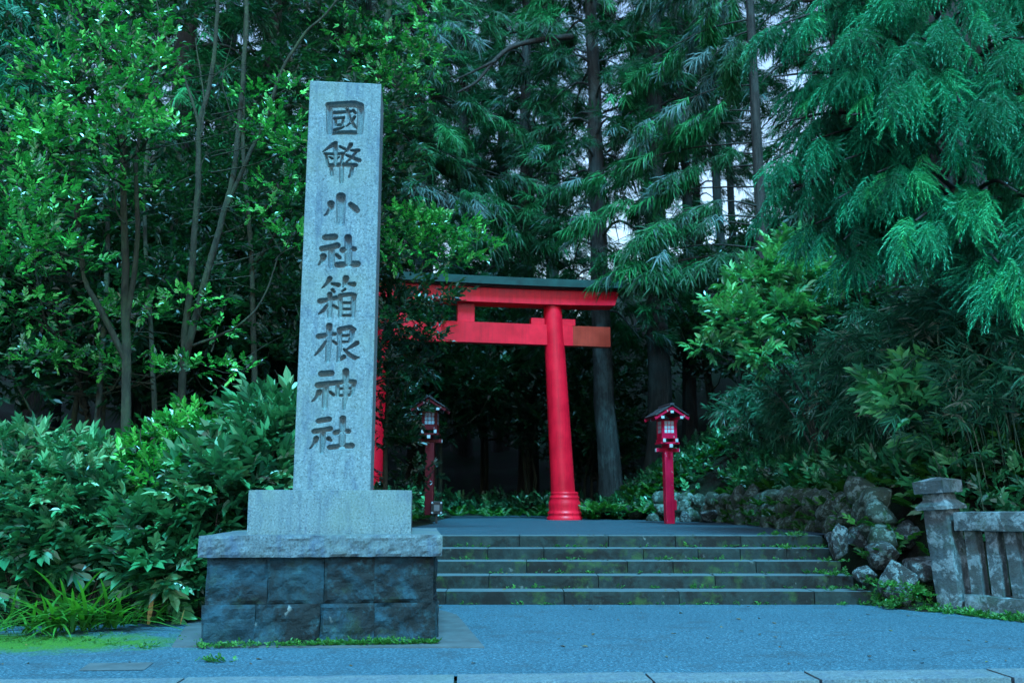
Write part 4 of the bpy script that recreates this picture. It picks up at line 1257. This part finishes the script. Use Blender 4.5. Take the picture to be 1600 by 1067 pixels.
for k in range(60):                                              # dead twigs in the shade
    p0 = P(rng.uniform(90, 470), rng.uniform(300, 640), rng.uniform(11, 12.5))
    d = rng.normal(0, 1, 3) * [0.5, 0.2, 0.18]
    tube(tb, smooth_path([p0, p0 + d * 0.5 + rng.normal(0, 0.05, 3), p0 + d], 6), np.linspace(0.006, 0.002, 6), 3)
obj('trunk', local(tb.mesh('trunk', M['bark'], True), camB), camB)
obj('crown', local(cb.mesh('crown', M['camellia']), camB), camB)

# shaded foliage behind those stems
rng = np.random.default_rng(43)
camC = tag(empty('evergreen_tree', P(380, 690, 12.6) * [1, 1, 0] + [0, 0, 0.6]), 'dark evergreen tree filling the shade directly left of the pillar', 'tree', 'broadleaf trees on the left')
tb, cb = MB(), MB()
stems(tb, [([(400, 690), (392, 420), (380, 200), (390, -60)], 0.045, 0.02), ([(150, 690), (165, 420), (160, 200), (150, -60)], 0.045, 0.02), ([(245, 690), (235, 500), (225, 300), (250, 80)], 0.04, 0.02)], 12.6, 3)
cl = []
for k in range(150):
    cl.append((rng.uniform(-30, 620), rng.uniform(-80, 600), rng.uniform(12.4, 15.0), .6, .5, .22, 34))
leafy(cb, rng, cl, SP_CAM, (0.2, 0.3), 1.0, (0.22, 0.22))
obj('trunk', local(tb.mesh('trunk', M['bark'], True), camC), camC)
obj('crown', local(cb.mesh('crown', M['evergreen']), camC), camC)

# tree between the pillar and the gate
rng = np.random.default_rng(44)
camD = tag(empty('camellia_tree', P(560, 790, 14.5) * [1, 1, 0] + [0, 0, 0.7]), 'camellia tree behind the pillar with leaves hanging over the gate beam', 'tree', 'broadleaf trees on the left')
tb, cb = MB(), MB()
stems(tb, [([(535, 800), (540, 600), (550, 400), (575, 200), (600, 60), (620, -80)], 0.11, 0.04), ([(548, 480), (590, 420), (640, 385), (700, 375)], 0.04, 0.012), ([(560, 300), (600, 220), (650, 160), (690, 90)], 0.035, 0.01),
           ([(545, 560), (590, 500), (640, 480)], 0.03, 0.01), ([(540, 640), (580, 600), (630, 590)], 0.02, 0.01)], 14.5, 4)
D_cl = [(620, 60, 13.6, .6, .5, .25, 40), (650, 100, 13.6, .5, .5, .2, 36), (600, 120, 13.4, .4, .4, .2, 30), (630, 150, 13.6, .5, .5, .16, 30), (610, 185, 13.6, .3, .4, .2, 24), (670, 85, 13.8, .35, .4, .14, 22), (560, 90, 13.8, .5, .4, .3, 36),
        (620, 345, 13.2, .45, .4, .2, 44), (660, 350, 13.2, .5, .4, .2, 50), (710, 360, 13.2, .5, .4, .22, 50), (750, 385, 13.3, .3, .3, .22, 28), (640, 385, 13.2, .6, .4, .22, 56), (700, 400, 13.3, .55, .4, .2, 44), (610, 400, 13.2, .3, .3, .2, 26), (680, 30, 14, .5, .4, .3, 24), (530, 40, 14, .5, .4, .3, 30)]
leafy(cb, rng, D_cl, SP_CAM, (0.15, 0.23), 1.3, (0.58, 0.28))
obj('trunk', local(tb.mesh('trunk', M['bark'], True), camD), camD)
obj('crown', local(cb.mesh('crown', M['camellia']), camD), camD)
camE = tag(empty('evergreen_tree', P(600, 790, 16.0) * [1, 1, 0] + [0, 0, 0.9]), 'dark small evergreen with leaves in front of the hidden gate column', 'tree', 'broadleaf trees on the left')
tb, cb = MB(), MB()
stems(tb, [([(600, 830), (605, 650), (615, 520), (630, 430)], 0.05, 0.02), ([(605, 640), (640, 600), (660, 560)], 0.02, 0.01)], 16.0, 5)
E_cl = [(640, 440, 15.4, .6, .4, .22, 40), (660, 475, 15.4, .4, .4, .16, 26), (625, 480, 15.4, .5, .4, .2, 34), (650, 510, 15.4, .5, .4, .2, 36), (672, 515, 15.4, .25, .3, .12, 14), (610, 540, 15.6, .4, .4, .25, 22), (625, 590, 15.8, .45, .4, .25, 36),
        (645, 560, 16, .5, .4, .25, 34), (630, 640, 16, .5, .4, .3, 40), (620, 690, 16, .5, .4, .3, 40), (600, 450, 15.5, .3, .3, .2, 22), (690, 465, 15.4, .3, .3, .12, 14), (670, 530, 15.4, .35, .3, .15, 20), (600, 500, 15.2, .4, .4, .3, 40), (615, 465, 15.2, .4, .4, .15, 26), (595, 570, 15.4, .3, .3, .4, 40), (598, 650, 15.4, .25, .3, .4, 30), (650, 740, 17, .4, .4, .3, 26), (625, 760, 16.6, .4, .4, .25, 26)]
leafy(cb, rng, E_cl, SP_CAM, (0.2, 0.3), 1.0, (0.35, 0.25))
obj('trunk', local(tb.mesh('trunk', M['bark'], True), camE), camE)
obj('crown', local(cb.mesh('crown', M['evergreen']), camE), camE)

# ------------------------------------------------------------------ shrubs on the left
def shrub(label, seed, blobs, size=(0.2, 0.34), mat='laurel', tone=(0.5, 0.25), sp=None, name='laurel_shrub', foot=(0, 0)):
    rng = np.random.default_rng(seed)
    c0 = P(blobs[0][0], blobs[0][1], blobs[0][2])
    root = tag(empty(name, (c0[0], c0[1], float(terrain(c0[0], c0[1])))), label, 'shrub', 'shrubs in the bed on the left')
    tb, cb = MB(), MB()
    for (px, py, Y, rx, ry, rz, n) in blobs:
        c = P(px, py, Y)
        clump(cb, rng, c, (rx, ry, rz), n, sp or SP_LAU, size, 0.4, 0.45, tone, 1.1)
        clump(cb, rng, c + [0, 0.1, -0.1], (rx * .75, ry * .75, rz * .75), n // 3, sp or SP_LAU, size, 0.4, 0.1, (0.2, 0.15), 1.0)
        for q in range(6):
            e = c + rng.normal(0, 0.45, 3) * [rx, ry, rz]
            b = np.array([c[0] + rng.normal(0, 0.1), c[1] + 0.1, float(terrain(c[0], c[1])) - 0.05])
            tube(tb, smooth_path([b, (b + e) / 2 + rng.normal(0, 0.08, 3), e], 7), np.linspace(0.016, 0.005, 7), 4)
    obj('stems', local(tb.mesh('stems', M['twig'], True), root), root)
    obj('foliage', local(cb.mesh('foliage', M[mat]), root), root)
    return root
shrub('leafy shrub touching the left side of the pillar base', 61, [(430, 674, 9.6, .5, .5, .35, 130), (400, 734, 9.4, .6, .5, .4, 170), (345, 764, 9.2, .45, .5, .4, 130), (420, 772, 9.5, .4, .4, .3, 80), (440, 724, 9.7, .4, .4, .4, 90)], (0.2, 0.32), 'laurel', (0.55, 0.25))
shrub('tall shrub with bright top leaves midway between pillar and frame edge', 62, [(270, 714, 9.7, .55, .5, .4, 150), (310, 674, 9.9, .5, .4, .25, 90), (230, 754, 9.5, .5, .5, .4, 130), (330, 714, 9.7, .4, .4, .3, 80), (280, 772, 9.3, .6, .5, .35, 140)], (0.18, 0.26), 'camellia', (0.6, 0.25), SP_CAM)
shrub('greyish small leaved shrub at the left frame edge', 63, [(60, 724, 9.4, .6, .5, .35, 230), (130, 734, 9.5, .5, .5, .3, 170), (20, 762, 9.1, .5, .5, .35, 190), (100, 772, 9.1, .6, .5, .35, 210), (-30, 734, 9.2, .5, .5, .4, 120)], (0.13, 0.2), 'laurel', (0.65, 0.3))
shrub('low dense shrub in the middle of the left bed', 64, [(170, 804, 9.25, .6, .45, .35, 170), (240, 824, 9.20, .55, .45, .35, 150), (110, 834, 9.10, .5, .45, .3, 130)], (0.19, 0.3), 'laurel', (0.45, 0.25))
shrub('long leaved shrub hugging the dark blocks of the pillar base', 65, [(300, 834, 9.20, .35, .4, .35, 110), (290, 894, 9.10, .3, .35, .28, 80), (255, 884, 9.00, .35, .35, .25, 80), (345, 804, 9.60, .3, .4, .25, 60)], (0.2, 0.32), 'laurel', (0.5, 0.25))
shrub('broad leaved shrub in the lower left corner above the moss', 66, [(20, 854, 9.10, .45, .35, .28, 100), (60, 869, 9.20, .4, .35, .22, 70), (-20, 904, 9.00, .35, .3, .25, 60), (150, 874, 9.25, .5, .3, .2, 90)], (0.22, 0.36), 'laurel', (0.6, 0.25))

# iris-like strap leaved plants: every blade is its own part
BL = []
for k in range(6):
    bv, bf = blade_tmpl(0.055 + 0.012 * (k % 3), 0.5 + 0.13 * k, 6)
    m_ = MB(); m_.add(bv, bf, np.full(len(bf), 0.15 + 0.13 * k)); BL.append(m_.mesh('blade%d' % k, M['iris']))
m_ = MB(); bv, bf = blade_tmpl(0.1, 0.1, 4); m_.add(bv, bf); YB = m_.mesh('yellow_blade', M['yellow_leaf'])
rng = np.random.default_rng(88)
ir = [(40, 992, 'leftmost strap leaved plant by the moss patch', 22, .62), (85, 990, 'strap leaved plant second from the frame edge above the moss', 25, .68), (128, 988, 'tallest strap leaved plant arching over the moss', 30, .75),
      (168, 984, 'strap leaved plant at the right end of the moss patch', 27, .68), (200, 980, 'small strap leaved plant behind the moss end', 18, .5), (238, 976, 'strap leaved plant with one upright yellowed blade', 16, .48),
      (278, 972, 'strap leaved plant closest to the dark pillar base', 21, .45), (108, 976, 'strap leaved plant half hidden behind the tallest one', 22, .72), (5, 986, 'strap leaved plant cut by the frame edge', 18, .6)]
for (px, py, lab, n, L) in ir:
    g = G(px, py, 0.0)
    root = tag(empty('strap_leaf_plant', (g[0], g[1], 0.0)), lab, 'plant', 'strap leaved plants along the left bed')
    for k in range(n):
        az = rng.uniform(-2.9, 0.25) if rng.random() < 0.75 else rng.uniform(0, 6.28)
        o = obj('blade', BL[rng.integers(6)], root, (rng.normal(0, 0.05), rng.normal(0, 0.05), 0.02))
        el = rng.uniform(0.75, 1.4)
        s = 0.78 * L * rng.uniform(0.6, 1.15)
        o.rotation_euler = (el, 0, az - math.pi / 2)
        o.scale = (s, s, s)
    if 'yellowed' in lab:
        for (dx, el, s, az) in ((0.0, 1.45, 0.42, 0.2), (0.3, 1.4, 0.14, -0.4)):
            o = obj('yellow_blade', YB, root, (dx, -0.1, 0.02)); o.rotation_euler = (el, 0.05, az); o.scale = (s, s, s)
            o['label'] = 'upright yellowed blade'

# ------------------------------------------------------------------ big cedar on the right
def drooping_cedar(TX, TY, seed, tips, label, r0, n, size, lib, mat, tmin=0.42, spread=0.45, tone=(0.3, 0.75), top=17, swing=True):
    rng = np.random.default_rng(seed)
    zb = float(terrain(TX, TY))
    ced = tag(empty('cedar_tree', (TX, TY, zb - 0.2)), label, 'tree', 'cedars with branches hanging to the landing')
    tb, cb = MB(), MB()
    zz = np.linspace(zb - 0.3, top, 16)
    tube(tb, np.stack([TX + 0 * zz, TY + 0 * zz, zz], 1), np.linspace(r0, r0 * 0.42, 16), 26, 0.035, rng)
    for k, (px, py, Y) in enumerate(tips):
        e = P(px, py, Y)
        o = np.array([TX, TY, e[2] + rng.uniform(0.6, 1.4)])
        v = e - o
        bp = smooth_path([o, o + v * 0.35 + [0, 0, 0.3], o + v * 0.72 + [0, 0, 0.28], e], 12)
        tube(tb, bp, np.linspace(0.05, 0.01, 12) * (1.0 if swing else 0.55), 5)
        h = v / np.linalg.norm(v)
        lat = np.cross(h, [0, 0, 1.0]); lat /= np.linalg.norm(lat)
        kc = 7 if swing else 5; tc = rng.uniform(tmin, 1.0, kc); uc = rng.uniform(-1, 1, kc); cc = rng.integers(kc, size=n)
        t = np.clip(tc[cc] + rng.normal(0, 0.035, n), 0, 1)
        base = np.stack([np.interp(t * 11, np.arange(12), bp[:, q]) for q in range(3)], 1)
        u = uc[cc] + rng.normal(0, 0.15, n)
        base += lat * (u * spread * (0.45 + 0.55 * (1.1 - t)))[:, None] + rng.normal(0, 0.06, (n, 3)) + [0, 0, -0.05]
        sg = np.clip((px - 1430) / 250, -1, 0.4) if swing else 0.0
        dirs = h * rng.uniform(0.5, 1.0, n)[:, None] + lat * (u * 0.5)[:, None] + np.array([0.55 * sg, -0.1, -1.0]) * rng.uniform(0.45, 1.0, n)[:, None] * (1.0 if swing else 0.45)
        sprays(cb, rng, base, dirs, size, lib, (rng.uniform(*tone), 0.18), 0.0 if mat == 'cedar_near' else (0.5 if rng.random() < 0.12 else 0.04))
    obj('trunk', local(tb.mesh('trunk', M['cedar_bark'], True), ced), ced)
    obj('crown', local(cb.mesh('crown', M[mat]), ced), ced)

tips = [(1175, 40, 10.6), (1170, 120, 10.3), (1190, 190, 10.2), (1170, 250, 10.4), (1200, 300, 10.4), (1235, 350, 10.3), (1280, 375, 10.2), (1330, 390, 10.1), (1380, 350, 10.4), (1250, 110, 9.9), (1290, 50, 9.8),
        (1330, 180, 9.5), (1280, 250, 9.8), (1370, 270, 9.6), (1400, 130, 9.4), (1340, 90, 9.6), (1440, 60, 9.3), (1430, 120, 9.0), (1500, 160, 8.9), (1540, 220, 8.9), (1430, 345, 8.9), (1500, 380, 8.8), (1560, 410, 8.7),
        (1610, 420, 8.6), (1590, 300, 8.6), (1610, 200, 8.7), (1560, 120, 9.0), (1360, 10, 10.0), (1500, 20, 9.2), (1600, 60, 9), (1420, -40, 9.8), (1250, -20, 10.2), (1560, -30, 9.4), (1310, 310, 9.9), (1230, 220, 10.0), (1240, 20, 10.2), (1520, 300, 9.3), (1660, 330, 8.6), (1660, 150, 8.8), (1700, 420, 8.6), (1320, -90, 10), (1480, -120, 9.6)]
tips = [(px + (38 if px < 1300 else 0), py, Y) for px, py, Y in tips]
drooping_cedar(6.9, 13.2, 51, tips, 'large near cedar with drooping feathery branches in the upper right', 0.42, 32, (0.36, 0.6), SPRAY_NEAR, 'cedar_near', 0.5)
tips = [(880, 300, 22.6), (905, 350, 22.4), (935, 390, 20.0), (960, 330, 22.4), (985, 385, 20.2), (1000, 430, 20.3), (1040, 350, 20.8), (1050, 290, 21.8), (960, 250, 22.8), (1010, 200, 22), (1060, 220, 22), (1090, 130, 22.3), (1060, 60, 22.5), (990, 120, 22.5), (1120, 40, 22.3), (1150, 120, 22), (1000, 20, 22.8), (950, 425, 19.9), (1035, 440, 20.6), (965, 445, 20.0)]
drooping_cedar(6.3, 21.8, 55, tips, 'cedar right of the landing whose branches hang over the end of the gate beam', 0.17, 58, (0.45, 0.8), SPRAY_FAR, 'cedar', 0.3, 0.8, (0.2, 0.8), 19, False)
tips = [(640, 60, 23.7), (690, 120, 23.8), (740, 60, 24.0), (700, 200, 23.6), (660, 250, 23.6), (740, 260, 23.8), (780, 180, 24.2), (800, 280, 24.2), (830, 330, 24.4), (770, 330, 24.0), (790, 40, 25.0), (720, 310, 23.8), (860, 380, 24.6), (610, 300, 23.7), (800, 380, 24.2), (870, 300, 24.8), (640, 170, 23.5)]
drooping_cedar(-4.4, 25.8, 56, tips, 'cedar left of the gate with long branches drooping above the gate roof', 0.3, 44, (0.5, 0.95), SPRAY_FAR, 'cedar', 0.4, 1.0, (0.2, 0.8), 22, False)

drooping_cedar(-9.0, 15.0, 57, [(20, 40, 13.4), (60, 70, 13.5), (10, 110, 13.2), (45, 150, 13.4), (-30, 70, 13), (70, 20, 13.6), (-10, 170, 13.1), (30, 0, 13.5), (-60, 130, 13), (90, 110, 13.7)], 'teal cedar branches hanging in the top corner at the left frame edge', 0.22, 40, (0.4, 0.7), SPRAY_FAR, 'cedar_near', 0.35, 0.6, (0.1, 0.5), 18, False)

# ------------------------------------------------------------------ the bank on the right
rng = np.random.default_rng(52)
pb = tag(empty('glossy_shrub', (5.6, 16.3, float(terrain(5.6, 16.3)))), 'pale glossy leaved shrub leaning out from the bank above the lantern', 'shrub')
tb, cb = MB(), MB()
pl = [(1180, 440, 15.6, .5, .5, .35, 60), (1230, 430, 15.6, .5, .5, .4, 70), (1160, 500, 15.4, .5, .5, .35, 60), (1220, 490, 15.4, .5, .5, .4, 70), (1190, 545, 15.3, .4, .4, .3, 46), (1130, 480, 15.6, .3, .4, .2, 22), (1250, 390, 15.8, .5, .4, .3, 40), (1270, 460, 15.6, .4, .4, .4, 46), (1110, 545, 15.6, .35, .3, .08, 14), (1215, 400, 15.6, .3, .3, .2, 24)]
leafy(cb, rng, pl, SP_LAU, (0.2, 0.34), 1.2, (0.6, 0.25))
for (px, py, Y, *_r) in pl:
    e = P(px, py, Y); b = np.array([5.7, 16.4, float(terrain(5.7, 16.4)) - 0.1])
    tube(tb, smooth_path([b, (b + e) / 2 + [0.2, 0.1, 0.3], e], 9), np.linspace(0.03, 0.006, 9), 5)
obj('stems', local(tb.mesh('stems', M['twig'], True), pb), pb)
obj('foliage', local(cb.mesh('foliage', M['pale_leaf']), pb), pb)

fs = tag(empty('broadleaf_shrub', (6.0, 11.8, float(terrain(6.0, 11.8)))), 'broad leaved shrub spreading over the bamboo grass behind the fence', 'shrub')
tb, cb = MB(), MB()
pl = [(1400, 610, 11.0, .4, .3, .16, 24), (1450, 600, 11.0, .4, .3, .16, 24), (1420, 640, 10.9, .4, .3, .14, 20), (1490, 610, 11, .3, .3, .14, 14), (1440, 580, 11.2, .3, .3, .1, 12), (1460, 680, 11.2, .3, .3, .2, 10)]
leafy(cb, rng, pl, SP_LAU, (0.22, 0.34), 1.0, (0.6, 0.25))
for (px, py, Y, *_r) in pl:
    e = P(px, py, Y); b = np.array([6.0, 11.8, float(terrain(6.0, 11.8)) - 0.1])
    tube(tb, smooth_path([b, (b + e) / 2 + [0.1, 0.1, 0.2], e], 7), np.linspace(0.015, 0.004, 7), 4)
obj('stems', local(tb.mesh('stems', M['twig'], True), fs), fs)
obj('foliage', local(cb.mesh('foliage', M['pale_leaf']), fs), fs)

# bamboo grass: culms arching down the bank with fans of narrow leaves
rng = np.random.default_rng(53)
mb = MB()
N = 500
for k in range(N):
    y = rng.uniform(10.6, 21.5) if k % 3 else rng.uniform(10.4, 14)
    x = 5.0 + abs(rng.normal(0, 1)) * 1.7 + rng.uniform(0, 1.2)
    if x > 10.5: continue
    z = float(terrain(x, y))
    b = np.array([x, y, z])
    L = rng.uniform(1.0, 2.4)
    h = np.array([-rng.uniform(0.2, 1.0), -rng.uniform(-0.1, 0.9), 0])
    bp = smooth_path([b, b + [0, 0, L * 0.55] + h * 0.2, b + [0, 0, L * 0.85] + h * 0.6, b + [0, 0, L * 0.78] + h * 1.0], 7)
    tube(mb, bp, np.linspace(0.007, 0.003, 7), 3)
    n = int(9 * L)
    t = rng.uniform(0.35, 1, n)
    pos = np.stack([np.interp(t * 6, np.arange(7), bp[:, q]) for q in range(3)], 1) + rng.normal(0, 0.06, (n, 3))
    dr = h * 0.8 + rng.normal(0, 0.5, (n, 3)) + [0, 0, -0.25]
    Rm = frames(dr, np.array([0, 0, 1.0]) + rng.normal(0, 0.3, (n, 3)))
    sc = rng.uniform(0.2, 0.3, n); rn = np.clip(rng.normal(0.5, 0.28, n), 0, 1)
    pick = rng.integers(5, size=n)
    for q in range(5):
        m = pick == q
        if m.any(): mb.inst(SP_BAM[q][0], SP_BAM[q][1], pos[m], Rm[m], sc[m], rn[m])
tag(obj('bamboo_grass', mb.mesh('bamboo_grass', M['bamboo'])), 'bamboo grass hanging down the bank on the right', 'bamboo grass', kind='stuff')

# ferns and low leaves over the banks and between the wall stones
rng = np.random.default_rng(54)
mb = MB()
def ferns(n, fx, fy, zoff=0.0, fr=(3, 8), size=(0.25, 0.45)):
    for k in range(n):
        x, y = fx(), fy()
        z = float(terrain(x, y)) + zoff
        m = rng.integers(*fr)
        az = rng.uniform(0, 6.28, m)
        dr = np.stack([np.cos(az), np.sin(az), rng.uniform(0.2, 0.9, m)], 1)
        Rm = frames(dr, np.array([0, 0, 1.0]) + rng.normal(0, 0.2, (m, 3)))
        tv, tf = SP_FERN[rng.integers(3)]
        mb.inst(tv, tf, np.tile([x, y, z], (m, 1)), Rm, rng.uniform(*size, m), np.clip(rng.normal(0.5, 0.3, m), 0, 1))
ferns(270, lambda: rng.uniform(4.65, 6.6), lambda: rng.uniform(10.6, 21))
for zf in (0.05, 0.2, 0.4):
    ferns(60, lambda: 4.42 + rng.uniform(-0.15, 0.2), lambda: rng.uniform(10.7, 19), zf, (2, 5), (0.14, 0.26))
ferns(60, lambda: rng.uniform(1.7, 4.2), lambda: rng.uniform(21.4, 23.6), 0.2)
ferns(170, lambda: rng.uniform(1.8, 5.5), lambda: rng.uniform(22.3, 27))
ferns(150, lambda: rng.uniform(-6, -1.9), lambda: rng.uniform(12, 24))
ferns(80, lambda: rng.uniform(-3.4, 1.6), lambda: rng.uniform(26.5, 31))
tag(obj('ferns', mb.mesh('ferns', M['fern'])), 'ferns and low green leaves covering the banks and wall', 'ferns', kind='stuff')

mb = MB()
def cover(n, fx, fy, size, lib, zo=0.05):
    x = np.array([fx() for _ in range(n)]); y = np.array([fy() for _ in range(n)])
    pos = np.stack([x, y, terrain(x, y) + zo + rng.uniform(0, 0.35, n)], 1)
    d = rand_dirs(rng, n) + [-0.4, -0.3, 0.5]
    Rm = frames(d, np.array([0, 0, 1.0]) + rng.normal(0, 0.35, (n, 3)))
    sc = rng.uniform(*size, n); rn = np.clip(rng.normal(0.45, 0.27, n), 0, 1)
    pick = rng.integers(len(lib), size=n)
    for q, (tv, tf) in enumerate(lib):
        m = pick == q
        if m.any(): mb.inst(tv, tf, pos[m], Rm[m], sc[m], rn[m])
cover(2200, lambda: 5.0 + abs(rng.normal(0, 1.3)), lambda: rng.uniform(10.3, 21.5), (0.16, 0.3), SP_CAM + SP_LAU)
cover(900, lambda: rng.uniform(2.2, 6.5), lambda: rng.uniform(21.8, 27), (0.18, 0.32), SP_CAM)
cover(800, lambda: rng.uniform(-6, -1.75), lambda: rng.uniform(12, 24), (0.18, 0.32), SP_CAM + SP_LAU)
cover(500, lambda: rng.uniform(-3.4, 2.4), lambda: rng.uniform(28, 33), (0.25, 0.4), SP_CAM, 0.2)
tag(obj('ground_cover', mb.mesh('ground_cover', M['laurel'])), 'low leafy plants covering the shaded banks', 'ground cover', kind='stuff')

mb = MB()
def weed_at(p, n, s):
    d = rand_dirs(rng, n) * [1, 1, 0.4] + [0, 0, 0.5]
    Rm = frames(d, np.array([0, 0, 1.0]) + rng.normal(0, 0.3, (n, 3)))
    pos = np.asarray(p) + rng.normal(0, 1, (n, 3)) * [0.035, 0.012, 0.004]
    tv, tf = SP_WEED[rng.integers(3)]
    mb.inst(tv, tf, pos, Rm, rng.uniform(0.6, 1.3, n) * s, np.clip(rng.normal(0.6, 0.25, n), 0, 1))
# along the monument's foot
for k in range(95):
    u = rng.uniform(-0.95, 0.95) if k > 40 else rng.uniform(-0.1, 0.93)
    if -0.45 < u < -0.38 or -0.72 < u < -0.66: continue
    c, s = math.cos(MON_A), math.sin(MON_A)
    lx, ly = u, -BW / 2 - 0.05 - rng.uniform(0, 0.04)
    weed_at((-1.66 + lx * c - ly * s, 8.5 + lx * s + ly * c, 0.018), 4, 0.05)
# in the step corners
for k in range(90):
    q = rng.integers(5)
    x = rng.uniform(-0.7, 4.0)
    weed_at((x, STEP_Y[q] - 0.02, (STEP_Z[q - 1] if q else 0) + 0.008), rng.integers(2, 6), 0.045)
for k in range(60):
    x = rng.uniform(3.6, 4.2); q = rng.integers(5)
    weed_at((x - 0.09 * q, STEP_Y[q] + rng.uniform(-0.05, 0.1), STEP_Z[q] + 0.005 if rng.random() < 0.5 else (STEP_Z[q - 1] if q else 0)), 5, 0.06)
for k in range(140):
    weed_at((-4.1 + rng.normal(0, 0.75), 7.85 + rng.normal(0, 0.22), 0.006), 3, rng.uniform(0.015, 0.035))
# at the fence foot and round the boulders
for k in range(110):
    t = rng.uniform(-0.5, 1.6)
    p = F0 + FD * t + np.array([-0.842, -0.54]) * rng.uniform(0.16, 0.3)
    weed_at((p[0], p[1], 0.006), 5, 0.07)
for k in range(70):
    weed_at((rng.uniform(4.05, 4.6), rng.uniform(9.9, 10.4), rng.uniform(0.0, 0.25)), 5, 0.08)
for (px, py) in ((325, 1032), (340, 1034), (335, 1033), (350, 1033), (225, 1012), (233, 1010)):
    weed_at(G(px, py, 0.006), 6, 0.05)
tag(obj('weeds', mb.mesh('weeds', M['fern'])), 'small green weeds growing along step corners and stone feet', 'weeds', kind='stuff')

# a few fallen leaves on the paving and steps
rng = np.random.default_rng(91)
mb = MB()
n = 150
x = rng.uniform(-4.5, 4.4, n); y = rng.uniform(6.6, 10.4, n)
k2 = rng.random(n) < 0.35
x[k2] = rng.uniform(-0.5, 3.9, k2.sum())
q = rng.integers(5, size=n)
z = np.where(k2, np.array(STEP_Z)[q] + 0.008, 0.012)
y = np.where(k2, np.array(STEP_Y)[q] + rng.uniform(0.08, 0.3, n), y)
inside = (np.abs(x + 1.66) < 1.1) & (y > 7.3) & (y < 9.7)
ok = ~inside & (y > 6.6)
pos = np.stack([x, y, z], 1)[ok]
m_n = len(pos)
Rm = frames(rng.normal(0, 1, (m_n, 3)) * [1, 1, 0.08], np.array([0, 0, 1.0]) + rng.normal(0, 0.15, (m_n, 3)))
mb.inst(LEAF_R[0], LEAF_R[1], pos, Rm, rng.uniform(0.025, 0.06, m_n), rng.uniform(0, 1, m_n))
M['litter'] = leaf_mat('fallen_leaf', [(0.0, (0.05, 0.03, 0.015)), (0.5, (0.12, 0.08, 0.03)), (1.0, (0.16, 0.17, 0.04))], 0.6, 0.3, 0.1, (0.1, 0.08, 0.03))
tag(obj('fallen_leaves', mb.mesh('fallen_leaves', M['litter'])), 'small fallen leaves scattered over the paving and steps', 'leaves', kind='stuff')
